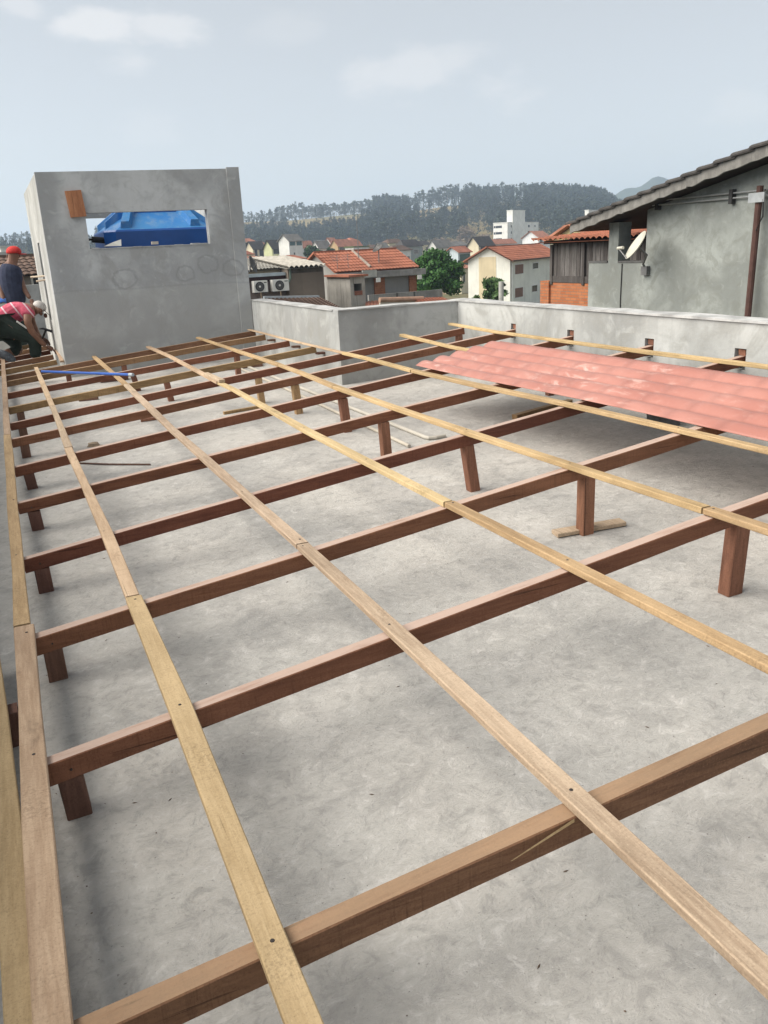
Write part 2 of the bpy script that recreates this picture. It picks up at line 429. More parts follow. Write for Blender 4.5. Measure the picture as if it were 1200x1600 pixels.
for _ in range(260):            # scrub just behind the skyline
    px = rt.uniform(370, 660); a = azim(px, 360); D = rt.uniform(HR1-4, HR1+40); z = hill_z(D, a)
    spots.append((D*math.sin(a), D*math.cos(a), z-.5, rt.uniform(4, 8.5)))
join_trees('hillside_forest', spots, CON+EUC[:2], bark, leaf_con, 'dense dark forest covering the slope of the hill', 'forest')
# trees one can tell apart along the skyline
protos = []
def ridge_tree(px, hm, D, first):
    a = azim(px, 340); z = hill_z(D, a) - .4; i = rt.randrange(len(EUC))
    return i, (D*math.sin(a), D*math.cos(a), z), hm
meshes = {}
for i, (tr, cr) in enumerate(EUC+ROUND):
    for q, g in (('trunk', tr), ('crown', cr)):
        me = bpy.data.meshes.new(q); me.from_pydata([tuple(v) for v in g.v], [], g.f); me.materials.append(bark if q == 'trunk' else leaf_euc); meshes[i, q] = me
sky_px = []
x = 378.
while x < 955:
    if x < 430: h = rt.uniform(7, 12); s = rt.uniform(2.5, 5)
    elif x < 475: h = rt.uniform(11, 19); s = rt.uniform(2.5, 6)
    elif x < 600: h = rt.uniform(11, 16); s = rt.uniform(2, 3.6)
    elif x < 650: h = rt.uniform(11, 17); s = rt.uniform(4, 7)
    elif x < 820: h = rt.uniform(15, 22); s = rt.uniform(3, 6.5)
    else: h = rt.uniform(13, 18); s = rt.uniform(3, 5)
    sky_px.append((x, h)); x += s
x = -10.
while x < 70: sky_px.append((x, rt.uniform(10, 15))); x += rt.uniform(5, 8)
for (px, h) in sky_px:
    D = HR1 + rt.uniform(-25, 12); a = azim(px, 340); z = hill_z(D, a) - .4; i = rt.randrange(len(EUC)) if (px > 640 or rt.random() < .2) else len(EUC)+rt.randrange(len(ROUND))
    side = 'left part' if px < 470 else ('middle' if px < 640 else 'right part')
    e = bpy.data.objects.new('eucalyptus_tree', None); COL.objects.link(e); e.location = (D*math.sin(a), D*math.cos(a), z); e.empty_display_size = 1
    e.rotation_euler = (0, 0, rt.random()*6.28); e.scale = (h*1.05, h*1.05, h)
    if px < 100: tag(e, 'tree on the far skyline left of the grey tank room', 'tree', 'skyline trees left of the tank room')
    else: tag(e, 'tall thin tree standing on the %s of the hill skyline' % side, 'tree', 'trees on the %s of the hill skyline' % side)
    for q in ('trunk', 'crown'):
        c = bpy.data.objects.new(q, meshes[i, q]); COL.objects.link(c); c.parent = e

# ------------------------------------------------------------------ our building: slab and walls
t = NT('slab_concrete'); v = t.coord(kind='World')
big = t.noise(v, .8, 4, .5, .3); mid = t.noise(v, 5.5, 9, .68, .5); mid2 = t.noise(v, 19, 9, .74, .6); fine = t.noise(v, 58, 7, .8); pit = t.noise(v, 120, 3, .6); scr = t.noise(t.coord((1, 3.2, 1), kind='World'), 12, 8, .72, 1.6)
bl = t.noise(v, 1.7, 6, .6, 1.1); bl2 = t.noise(v, 3.1, 6, .62, .7)
col = t.mix(t.rng(big, .36, .66), (.38, .374, .358), (.475, .458, .428))
col = t.mix(t.math('MULTIPLY', t.rng(bl, .48, .68), .45), col, (.53, .517, .492))
col = t.mix(t.math('MULTIPLY', t.rng(bl2, .54, .70), .32), col, (.27, .262, .25))
col = t.mix(t.math('MULTIPLY', t.rng(mid, .44, .64), .50), col, (.47, .465, .44))
col = t.mix(t.math('MULTIPLY', t.rng(mid, .48, .32), .50), col, (.26, .258, .25))
col = t.mix(t.math('MULTIPLY', t.rng(mid2, .50, .64), .6), col, (.285, .279, .268))
col = t.mix(t.math('MULTIPLY', t.rng(mid2, .47, .34), .6), col, (.57, .56, .54))
col = t.mix(t.math('MULTIPLY', t.rng(scr, .56, .70), .28), col, (.24, .235, .225))
col = t.mix(t.math('MULTIPLY', t.rng(fine, .52, .68), .42), col, (.27, .263, .25))
col = t.mix(t.math('MULTIPLY', t.rng(fine, .46, .28), .45), col, (.60, .59, .565))
col = t.mix(t.math('MULTIPLY', t.rng(pit, .66, .74), .6), col, (.08, .078, .072))
t.bump(t.math('ADD', t.math('MULTIPLY', fine, .5), t.math('ADD', mid2, scr)), .6, .015)
concrete = t.done(col, t.rng(mid, .3, .7, .62, .88), .35)
XA, XC, YB, XL, YT, YE = 2.617, 3.794, 6.788, -.62, 9.62, 13.4
poly = [(XL-.12, -4), (XC+.12, -4), (XC+.12, YB+.12), (XA+.12, YB+.12), (XA+.12, YE), (XL-.12, YE)]
g = G(); g.prism([(x, y, slab_z(x, y)-.16) for x, y in poly], (0, 0, .16)); fl = g.obj('floor', concrete, origin=(0, 0, 0)); fl['kind'] = 'structure'

def plaster(name, c, z0=None, rings=False, crack=.35, seed=0.):
    """cement render: trowel marks, blotches and optional water stains"""
    t = NT(name); v = t.coord(kind='World'); mp = t.n.new('ShaderNodeVectorMath'); mp.operation = 'ADD'; mp.inputs[1].default_value = (seed, seed*.7, seed*.3); t.link(v, mp.inputs[0]); v2 = mp.outputs[0]
    a = t.noise(v2, 1.1, 5, .55, .5); b = t.noise(v2, 5.5, 7, .62, 1.2); f = t.noise(v2, 60, 5, .7)
    st = t.coord((5, 5, .5), kind='World'); s = t.noise(st, 1.4, 6, .65)
    col = t.mix(t.rng(a, .36, .66), mul(c, .74), mul(c, 1.18))
    col = t.mix(t.math('MULTIPLY', t.rng(t.noise(v2, 2.3, 6, .65, 1.5), .48, .66), .55), col, mul((c[0]*1.02, c[1], c[2]*.95), .66))
    col = t.mix(t.math('MULTIPLY', t.rng(b, .5, .72), .5), col, mul(c, .68))
    col = t.mix(t.math('MULTIPLY', t.rng(b, .45, .28), .4), col, mul(c, 1.28))
    col = t.mix(t.math('MULTIPLY', t.rng(s, .52, .72), crack), col, mul(c, .55))
    col = t.mix(t.math('MULTIPLY', t.rng(f, .55, .8), .25), col, mul(c, .5))
    if z0 is not None:       # a day joint in the render, the lower coat a little browner
        sep = t.n.new('ShaderNodeSeparateXYZ'); t.link(v, sep.inputs[0])
        zz = t.math('ADD', sep.outputs[2], t.math('MULTIPLY', t.math('SUBTRACT', a, .5), .10))
        col = t.mix(t.rng(zz, z0-.05, z0+.05, .28, 0), col, mul((.86*c[0], .83*c[1], .76*c[2]), 1.12))
        line = t.math('ABSOLUTE', t.math('SUBTRACT', zz, z0)); col = t.mix(t.rng(line, 0, .018, .22, 0), col, mul(c, .5))
        if rings:
            cc = t.math('ADD', 0.0, 0.0); acc = None
            for (rx, rz, rr) in rings:
                dx = t.math('SUBTRACT', sep.outputs[0], rx); dz = t.math('SUBTRACT', sep.outputs[2], rz)
                dd = t.math('SQRT', t.math('ADD', t.math('MULTIPLY', dx, dx), t.math('MULTIPLY', t.math('MULTIPLY', dz, dz), 1.8)))
                dd = t.math('ADD', dd, t.math('MULTIPLY', t.math('SUBTRACT', b, .5), .16))
                ring = t.rng(t.math('ABSOLUTE', t.math('SUBTRACT', dd, rr)), .0, .024, .34, 0); acc = ring if acc is None else t.math('MAXIMUM', acc, ring)
            col = t.mix(acc, col, mul(c, .42))
    t.bump(t.math('ADD', t.math('MULTIPLY', f, .35), b), .3, .012)
    return t.done(col, .82, .25)
PC = (.375, .385, .378)
pl_par = plaster('parapet_render', PC, seed=3.)
cope = paint('coping_render', (.42, .425, .42), .35, 6, .8, .2, kind='World')
holesC = [(5.86, .036), (5.09, .04), (4.25, .042), (3.50, .042), (2.69, .042)]
def parapet(label, o, u, L, thick, H, holes=()):
    o = Vector(o); u = Vector(u); tv = Vector(thick)
    e = empty('parapet_wall', o+u*L/2, label, 'wall')
    wall_with_holes(o, u, (0, 0, 1), thick, L, H, list(holes)).obj('wall', pl_par, e)
    g = G(); p = o - tv.normalized()*.012 + Vector((0, 0, H)); tt = tv + tv.normalized()*.024
    seg = max(2, int(L/.25)); vs = []
    for i in range(seg+1):
        q = p + u*(L*i/seg); j = rnd.uniform(-.005, .005)
        vs += [q+Vector((0, 0, .001)), q+tt+Vector((0, 0, .001)), q+tt+Vector((0, 0, .017+j)), q+Vector((0, 0, .013+j))]
    fs = [(0, 3, 2, 1), (seg*4, seg*4+1, seg*4+2, seg*4+3)]
    for i in range(seg):
        for k in range(4): fs.append((i*4+k, i*4+(k+1) % 4, i*4+4+(k+1) % 4, i*4+4+k))
    g.add(vs, fs).obj('coping', cope, e); return e
ZT = CZ - .505
parapet('low grey rendered parapet running from the tank room to the inner corner', (XA, YB+.121, -.1), (0, 1, 0), 2.62, (.12, 0, 0), ZT+.1)
parapet('short grey rendered parapet facing the camera between two longer ones', (XA, YB, -.1), (1, 0, 0), XC-XA-.001, (0, .12, 0), ZT+.104)
hl = [(y+4-w, y+4+w, frame_z(XC)-.075+.1, frame_z(XC)+.045+.1) for (y, w) in holesC]
pw = parapet('long grey rendered parapet behind the pink roof sheet', (XC, -4, -.1), (0, 1, 0), YB+4+.12, (.12, 0, 0), ZT+.108, hl)
for (y, w) in holesC:
    g = G(); g.box(XC+.085, y-w-.02, frame_z(XC)-.13, XC+.118, y+w+.02, frame_z(XC)+.09); pb = g.obj('pocket_back', pl_par); pb.parent = pw; pb.location = Vector(pb.location) - WLOC[pw.name]
parapet('unseen grey rendered parapet added along the left edge to shade the floor', (XL-.12, -4, -.1), (0, 1, 0), 15.5, (.12, 0, 0), .92)  # out of view, added and sized to shade the near-left floor
g = G(); g.prism([(x*.99, y*.99, GZ-1) for x, y in poly], (0, 0, -GZ+.8)); bd = g.obj('building_body', paint('body_render', PC, .2, 1)); bd['kind'] = 'structure'
g = G(); g.box(-2.2, YE+.01, GZ-1, 1.2, YE+3.6, -.16); lo = g.obj('lower_roof', concrete); lo['kind'] = 'structure'

# ------------------------------------------------------------------ tank room
def ty(x): return 9.80 - .10*x
tl, tr_ = .525, 2.60
TOPZ = CZ + .905
er = empty('water_tank_room', (1.5, 10.5, 0), 'grey rendered concrete tank room with a slot window in front', 'tank room')
pl_room = plaster('room_render', (.375, .39, .40), z0=CZ-.30, rings=[(1.27, CZ-.19, .13), (1.92, CZ-.17, .10), (2.17, CZ-.09, .12), (2.45, CZ-.14, .11)], crack=.18, seed=9.)
fu = Vector((tr_-tl, ty(tr_)-ty(tl), 0)); fL = fu.length
def fs_(x): return (x-tl)/(tr_-tl)*fL
wall_with_holes((tl, ty(tl), -.1), fu, (0, 0, 1), (0, .12, 0), fL, TOPZ+.1, [(fs_(.955), fs_(2.225), CZ+.135+.1, CZ+.495+.1)]).obj('front_wall', pl_room, er)
# pilaster at the right end of the front
g = G(); g.obox((2.475, ty(2.475)-.022, 0), (.135, -.0135, 0), (0, .021, 0), (0, 0, TOPZ+.012)); g.obj('pilaster', pl_room, er)
# left wall with its tall slot
pl_side = plaster('room_side_render', (.40, .405, .39), seed=21., crack=.15)
wall_with_holes((tl+.003, ty(tl)+.121, -.1), (-.008, 1, 0), (0, 0, 1), (.12, 0, 0), 2.75, TOPZ+.095, [(1.13, 1.52, CZ-.66+.1, CZ+.25+.1)]).obj('side_wall', pl_side, er)
wall_with_holes((tr_-.10, ty(tr_)+.125, -.1), (0, 1, 0), (0, 0, 1), (.10, 0, 0), 2.6, TOPZ+.095, []).obj('side_wall', pl_side, er)
wall_with_holes((tl+.126, 12.35, -.1), (1, 0, 0), (0, 0, 1), (0, .12, 0), 1.82, TOPZ+.05, [(.25, 1.3, 1.35, 1.95)]).obj('back_wall', pl_side, er)
g = G(); g.box(tl+.13, 9.95, -.02, tr_-.11, 12.3, .948); g.obj('tank_plinth', pl_side, er)
# opening trim: rough sill
g = G()
for k in range(14):
    x = .97+.088*k; g.obox((x, ty(x)-.006, CZ+.128), (.08, -.008, 0), (0, .1, 0), (0, 0, .009+.012*rnd.random()))
g.obj('sill', pl_room, er)
# brick tie offcut on the wall
g = G(); x0, x1 = .795, .96
g.prism([(x0-.008, ty(x0)-.030, CZ+.715), (x1-.012, ty(x1)-.030, CZ+.722), (x1+.006, ty(x1)-.030, CZ+.462), (x0+.012, ty(x0)-.030, CZ+.455)], (0, .027, 0))
tag(g.obj('wooden_board', wood('offcut_wood', (.30, .13, .06), (.46, .23, .11), 2)), 'square reddish wooden board fixed to the front of the tank room', 'board')
# two sticks through the slot
for (a, b, lab) in (((48, 433), (68, 431.5), 'thin pale stick poking out of the side slot, upper one'), ((57, 439.5), (81, 436.5), 'thicker pale stick poking out of the side slot, lower one')):
    p, q = onY(*a, 11.2), onY(*b, 11.1); p = Vector((p.x, 11.2, p.z)); q = Vector((tl+.02, 11.12, q.z))
    tag(G().tube([p, q], .013, 6).obj('wooden_stick', wood('stick_wood', (.5, .4, .3), (.66, .56, .44), 0)), lab, 'stick')

# blue polyethylene tank: faceted lid with raised ribs
wt = empty('water_tank', (1.62, 10.95, .95), 'big blue plastic water tank seen through the slot of the tank room', 'water tank')
blue = paint('blue_polyethylene', (.012, .085, .33), .12, 4, .38, .02, .5)
t = NT('blue_lid_dusty'); v = t.coord(); a_ = t.noise(v, 3, 5); up = t.n.new('ShaderNodeNewGeometry'); b_ = t.noise(v, 9, 5, .7)
lidm = t.done(t.mix(t.rng(b_, .45, .7, 0, .35), t.mix(t.rng(a_, .4, .65, 0, .5), (.025, .17, .46), (.06, .25, .50)), (.30, .38, .42)), .42, .5)
cx, cy = 1.835, 10.90
def ring4(h, z, ch=.12):
    q = [(-h+ch, -h), (h-ch, -h), (h, -h+ch), (h, h-ch), (h-ch, h), (-h+ch, h), (-h, h-ch), (-h, -h+ch)]; return [(cx+a, cy+b, z) for a, b in q]
def loft(rings, cap=True):
    g = G(); n = len(rings[0]); vs = [p for r in rings for p in r]; fs = []
    for i in range(len(rings)-1):
        for k in range(n): fs.append((i*n+k, i*n+(k+1) % n, (i+1)*n+(k+1) % n, (i+1)*n+k))
    if cap: fs += [tuple(range(n-1, -1, -1)), tuple((len(rings)-1)*n+k for k in range(n))]
    return g.add(vs, fs)
loft([ring4(.54, CZ-.335), ring4(.60, CZ+.12)]).obj('body', blue, wt)
loft([ring4(.630, CZ+.105), ring4(.640, CZ+.12), ring4(.645, CZ+.315), ring4(.63, CZ+.335)]).obj('lid_rim', blue, wt)
loft([ring4(.625, CZ+.333), ring4(.36, CZ+.52, .07), ring4(.33, CZ+.53, .07)]).obj('lid', lidm, wt)
loft([ring4(.35, CZ+.46, .07), ring4(.335, CZ+.63, .07), ring4(.30, CZ+.65, .06)]).obj('lid_hub', blue, wt)
for k in range(4):
    d = Vector((math.sin(k*PI/2), -math.cos(k*PI/2), 0)); s_ = Vector((-d.y, d.x, 0)); c = Vector((cx, cy, 0))
    for sg in (-1, 1):
        g = G(); vs = []
        for (dd, ss, zb, zt, w) in ((.60, .40, .325, .425, .062), (.31, .285, .48, .645, .058)):
            p = c+d*dd+s_*ss*sg
            vs += [p-s_*w+UP*(CZ+zb), p+s_*w+UP*(CZ+zb), p+s_*w*.72+UP*(CZ+zt), p-s_*w*.72+UP*(CZ+zt)]
        g.add(vs, [(0, 1, 2, 3), (4, 7, 6, 5), (0, 4, 5, 1), (1, 5, 6, 2), (2, 6, 7, 3), (3, 7, 4, 0)]).obj('lid_rib', lidm, wt)
G().tube([(.72, 10.36, CZ+.245), (1.10, 10.38, CZ+.245)], .012, 8).obj('pipe', paint('black_pipe', (.015, .015, .016), .1, 5, .5, 0), wt)
g = G(); g.tube([(1.06, 10.38, CZ+.245), (1.20, 10.42, CZ+.23)], .035, 10); g.obj('flange', paint('black_pipe', (.015,)*3), wt)
g = G(); g.add([(1.10, ty(1.1)+.03, CZ+.155), (1.28, ty(1.28)+.02, CZ+.15), (1.29, ty(1.29)+.05, CZ+.22), (1.20, ty(1.2)+.10, CZ+.16), (1.19, ty(1.2)+.02, CZ+.19)], [(0, 1, 4), (1, 2, 4), (2, 3, 4), (3, 0, 4), (0, 3, 2, 1)])
tag(g.obj('paper_scrap', paint('paper', (.75, .74, .68), .1)), 'crumpled white paper scrap on the sill before the blue tank', 'paper')
g = G(); g.obox((1.60, ty(1.6)+.01, CZ+.152), (.07, 0, 0), (0, .05, 0), (0, 0, .03)); tag(g.obj('mortar_lump', paint('mortar_lump', (.5, .46, .4), .2)), 'small pale lump of mortar on the sill before the tank', 'lump')

# ------------------------------------------------------------------ timber roof frame
def bar(name, pts, w, h, mat, parent, taper=0, seed=0, step=.25, wob=.0022):
    """sawn bar: pts run along the top centre line; chamfered section, slightly uneven"""
    r = random.Random(seed); P = []
    for i in range(len(pts)-1):
        a, b = Vector(pts[i]), Vector(pts[i+1]); n = max(1, int((b-a).length/step))
        P += [a.lerp(b, k/n) for k in range(n)]
    P.append(Vector(pts[-1])); vs = []; fs = []; c = .0025
    for i, p in enumerate(P):
        t = (P[min(i+1, len(P)-1)]-P[max(i-1, 0)]).normalized(); s = t.cross(Vector((0, 0, 1))).normalized(); u = s.cross(t)
        jw = w/2+r.uniform(-wob, wob); jh = h+r.uniform(-wob, wob); off = s*r.uniform(-wob, wob)
        for (a, b) in ((-jw+c, 0), (jw-c, 0), (jw, -c), (jw, -jh+c), (jw-c, -jh), (-jw+c, -jh), (-jw, -jh+c), (-jw, -c)): vs.append(p+s*a+u*b+off)
    n = 8
    for i in range(len(P)-1):
        for k in range(n): fs.append((i*n+k, (i+1)*n+k, (i+1)*n+(k+1) % n, i*n+(k+1) % n))
    fs += [tuple(range(n)), tuple((len(P)-1)*n+k for k in range(n-1, -1, -1))]
    o = mesh_obj(name, vs, fs, mat, parent)
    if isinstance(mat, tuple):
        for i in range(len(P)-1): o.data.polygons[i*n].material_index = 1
    return o
FR = empty('timber_roof_frame', (1.6, 5.2, 0), 'low timber roof frame of beams, battens and short posts over the concrete', 'roof frame')
def pale_topped(name, a, b, axis=0, k=.72, dc=(.50, .395, .335)): return (wood(name, a, b, axis, saw_k=.5), wood(name+'_pale_top', a, b, axis, saw_k=.2, tint=(*dc, k)))  # second material mixes in a paler colour, used on the top faces of bars
red_x = [pale_topped('red_beam_%d' % i, a, b) for i, (a, b) in enumerate((((.12, .044, .025), (.205, .085, .047)), ((.135, .056, .030), (.225, .103, .058))))]
tan_x = pale_topped('tan_beam', (.17, .10, .05), (.28, .175, .088), 0, .6, (.44, .34, .23))
brn_x = pale_topped('brown_beam', (.13, .066, .036), (.24, .135, .072), 0, .42, (.42, .31, .20))
red_z = wood('red_post', (.15, .068, .042), (.27, .125, .080), 2)
drk_z = wood('dark_post', (.10, .052, .038), (.18, .095, .068), 2)
tan_z = wood('tan_post', (.33, .21, .10), (.50, .35, .18), 2)
bat_y = [wood('batten_%d' % i, a, b, 1, saw_k=.25, spots=.3) for i, (a, b) in enumerate((((.33, .225, .115), (.50, .365, .205)), ((.33, .225, .145), (.48, .355, .245)), ((.335, .24, .13), (.455, .34, .20)), ((.30, .22, .15), (.50, .395, .285))))]
BW, BH = .043, .057
BEAMS = [(1.055, -.030, XC-.14, 3), (1.843, .0194, XC+.05, 2), (2.586, .0203, XC+.05, 1), (3.385, .0245, XC+.05, 0), (4.261, -.009, XC+.05, 0), (5.103, -.0097, XC+.05, 0),
         (5.990, -.0429, XC+.03, 2), (6.635, -.055, 3.66, 0), (7.400, -.0837, XA-.08, 4), (8.272, -.1495, XA-.1, 0), (9.18, -.18, XA-.1, 4), (9.652, -.1582, XA-.06, 3)]
bm_m = [red_x[0], red_x[1], red_x[1], brn_x, tan_x]
for i, (a, b, x1, mi) in enumerate(BEAMS):
    pts = []
    for k in range(9):
        x = -.10 + (x1+.10)*k/8; pts.append((x, a+b*x+BW/2, frame_z(x)+rnd.uniform(-.002, .002)))
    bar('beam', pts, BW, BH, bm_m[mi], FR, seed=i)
for i, (y, s) in enumerate(((10.32, -.05), (10.95, -.05), (11.6, -.05), (12.25, -.04), (12.95, -.03))):
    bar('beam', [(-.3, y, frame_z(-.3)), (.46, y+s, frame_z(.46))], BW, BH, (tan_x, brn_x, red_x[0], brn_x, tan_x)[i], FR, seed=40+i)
# battens in pieces, butted or lapped on the beams
BT = .022
def batten(xy, w, mi, dz=0., nails=(), seed=0, h=BT):
    w *= .86
    o = bar('batten', [(x, y, frame_z(x)+h+.001+dz) for x, y in xy], w, h, bat_y[mi], FR, seed=seed, step=.5)
    for y in nails:
        x = float(np.interp(y, [q[1] for q in sorted(xy, key=lambda q: q[1])], [q[0] for q in sorted(xy, key=lambda q: q[1])]))+rnd.uniform(-.008, .008)
        g = G(); g.lathe((x, y, frame_z(x)+h+dz), [(.0001, .0022), (.0036, .002), (.0045, .0006), (.0046, -.006)], 8)
        g.obj('nail', paint('nail_steel', (.06, .05, .045), .2, 30, .5, 0, .5, metal=.6), o)
    return o
batten([(-.105, .45), (-.112, 1.1), (-.108, 2.66)], .068, 1, nails=(1.07, 1.87, 2.6), seed=1)
batten([(-.112, 2.675), (-.116, 4.2), (-.116, 6.08)], .054, 0, nails=(3.4, 4.28), seed=2)
batten([(-.116, 6.09), (-.112, 8.5), (-.108, 11.3)], .052, 1, seed=3)
o5 = .022
batten([(.198+o5, .45), (.203+o5, 1.1), (.212+o5, 1.86), (.212+o5, 2.63)], .062, 2, nails=(1.05, 1.86, 2.6), seed=4)
batten([(.208+o5, 2.64), (.210+o5, 3.4), (.203+o5, 4.27), (.197+o5, 5.2)], .050, 1, nails=(3.4,), seed=5)
batten([(.199+o5, 5.21), (.2+o5, 5.75)], .052, 3, seed=6, dz=.001)
batten([(.201+o5, 5.76), (.206+o5, 6.9)], .050, 3, seed=7)
batten([(.204+o5, 6.91), (.199+o5, 8.4), (.199+o5, 9.74)], .048, 1, seed=8)
batten([(.795+o5, .2), (.801+o5, 1.05), (.806+o5, 1.86), (.809+o5, 2.64)], .052, 3, nails=(1.07, 1.89, 2.62), seed=9)
batten([(.809+o5, 2.65), (.804+o5, 3.4), (.802+o5, 4.26), (.795+o5, 5.1), (.803+o5, 6.0), (.809+o5, 6.72)], .054, 3, nails=(2.69, 3.43), seed=10)
batten([(.810+o5, 6.73), (.815+o5, 7.2)], .050, 3, seed=11)
batten([(.814+o5, 7.21), (.811+o5, 8.2), (.806+o5, 9.75)], .050, 0, seed=12)
batten([(1.41+o5, .1), (1.408+o5, 1.1), (1.402+o5, 1.88), (1.391+o5, 2.62)], .052, 0, nails=(1.9, 2.6), seed=13)
batten([(1.389+o5, 2.63), (1.386+o5, 3.4), (1.384+o5, 4.23), (1.395+o5, 5.1), (1.406+o5, 5.9), (1.401+o5, 6.3)], .050, 2, nails=(3.41, 4.27), seed=14)
batten([(1.404+o5, 6.24), (1.40+o5, 6.75)], .050, 3, seed=15, dz=BT+.001)
batten([(1.401+o5, 6.33), (1.408+o5, 7.3), (1.415+o5, 8.4), (1.385+o5, 9.62)], .048, 1, seed=16)
batten([(2.0+o5, .3), (1.99+o5, 1.2), (1.977+o5, 1.92)], .052, 0, nails=(1.9,), seed=17)
batten([(1.976+o5, 1.93), (1.957+o5, 2.6), (1.938+o5, 3.4), (1.928+o5, 4.25), (1.924+o5, 5.18)], .052, 0, nails=(2.64, 3.45, 4.27), seed=18)
batten([(1.926+o5, 5.19), (1.95+o5, 5.95), (1.958+o5, 6.5)], .050, 0, seed=19)
batten([(1.957+o5, 6.51), (1.951+o5, 7.6), (1.938+o5, 9.55)], .048, 0, seed=20)
batten([(2.56+o5, .3), (2.552+o5, 1.9), (2.545+o5, 2.66), (2.533+o5, 3.48), (2.497+o5, 4.26), (2.475+o5, 5.1)], .050, 0, nails=(2.67, 3.49), seed=21)
batten([(2.475+o5, 5.11), (2.492+o5, 5.9), (2.484+o5, 6.42)], .048, 0, seed=22)
batten([(2.495+o5, 6.34), (2.50, 7.6), (2.51, 9.35)], .050, 1, seed=23, dz=.004, h=.012)
batten([(3.10, 1.2), (3.08, 3.5), (3.09, 5.6), (3.175, 6.70)], .048, 0, seed=24)
batten([(3.63, 1.0), (3.625, 3.35), (3.61, 4.0), (3.605, 4.75), (3.615, 5.85), (3.68, 6.73)], .048, 0, nails=(4.27,), seed=25)
batten([(.50, 9.86), (.515, 10.6), (.53, 11.5)], .045, 1, seed=26)
# a sliver split off the nearest beam, and spikes through the beam ends
g = G(); zb = frame_z(.72); yb0 = BEAMS[0][0]+BEAMS[0][1]*.75-.003
g.add([(.655, yb0-.010, zb-.024), (.80, yb0, zb+.006), (.80, yb0-.001, zb-.001), (.66, yb0-.009, zb-.026)], [(0, 1, 2, 3), (3, 2, 1, 0)]); g.obj('splinter', bat_y[0], FR)
for i in range(1, 6):
    a, b, _, _ = BEAMS[i]; G().lathe((-.035, a+b*-.035-.0005, frame_z(-.035)-.034), [(.0001, .002), (.003, .0016), (.0035, -.004)], 8, (0, -1, 0)).obj('spike', paint('nail_steel', (.06,)*3), FR)
# posts
def post(x, i, w=.055, lean=(0, 0), m=None, bi=None, dy=.0, d=.05):
    a, b, _, _ = BEAMS[i]; y = a+b*x+.002+dy; z1 = frame_z(x)-BH-.001; z0 = slab_z(x, y)
    g = G(); c = .003
    for (z, lx, ly) in ((z0, lean[0], lean[1]), (z1, 0, 0)):
        q = [(-w/2+c, 0), (w/2-c, 0), (w/2, c), (w/2, d-c), (w/2-c, d), (-w/2+c, d), (-w/2, d-c), (-w/2, c)]
        g.v += [(x+lx+u, y+ly+v, z) for u, v in q]
    g.f += [(k, (k+1) % 8, 8+(k+1) % 8, 8+k) for k in range(8)] + [tuple(range(7, -1, -1)), tuple(range(8, 16))]
    return g.obj('post', m or red_z, FR)
post(-.045, 0, .06, m=drk_z)
for i in range(1, 9): post(-.045+.004*i, i, .058, lean=(rnd.uniform(-.008, .01), .0), m=drk_z)
post(2.13, 1, .066, lean=(-.012, .0)); post(2.075, 2, .058); post(1.97, 3, .056, lean=(.035, 0)); post(1.885, 4, .055, lean=(.01, 0)); post(1.965, 5, .056, lean=(.02, 0))
post(1.905, 6, .055, m=tan_z, lean=(.015, 0)); post(1.80, 7, .05, m=tan_z, lean=(.012, 0)); post(1.19, 8, .05, lean=(.02, 0)); post(1.02, 9, .05, lean=(.03, 0)); post(2.2, 0)
post(3.62, 7, .05, lean=(0, 0)); post(3.62, 5, .05)
for (x, i) in ((.5, 10), (1.05, 10), (2.0, 9)): post(x, i, .05)

# pockets knocked in the long parapet, with a broken brick standing in each
for k, (y, w) in enumerate(holesC[:4]):
    g = G(); z = frame_z(XC)
    g.obox((XC+.012, y-.028, z+.003), (.06, .005, 0), (0, .05, .004), (0, .004, .035)); 
    o = g.obj('brick_fragment', paint('broken_brick', (.22, .10, .065), .35, 12, .9, .4)); tag(o, ('broken brick in the wall pocket nearest the inner corner', 'broken brick in the second wall pocket from the inner corner', 'broken brick in the third wall pocket from the inner corner', 'broken brick in the fourth wall pocket, at the right')[k], 'brick', 'bricks in the parapet pockets')
# mortar marks where beams enter the parapet by the tank room
for k, i in enumerate((8, 9, 10)):
    a, b, x1, _ = BEAMS[i]; y = a+b*XA+.02; g = G(); g.obox((XA-.075, y-.03, frame_z(XA)-.085), (.08, 0, 0), (0, .065, 0), (0, 0, .018))
    tag(g.obj('support_bracket', drk_z), ('dark wooden ledger block under the beam end nearest the inner corner', 'dark wooden ledger block under the middle beam end at the parapet', 'dark wooden ledger block under the beam end nearest the tank room')[k], 'block')

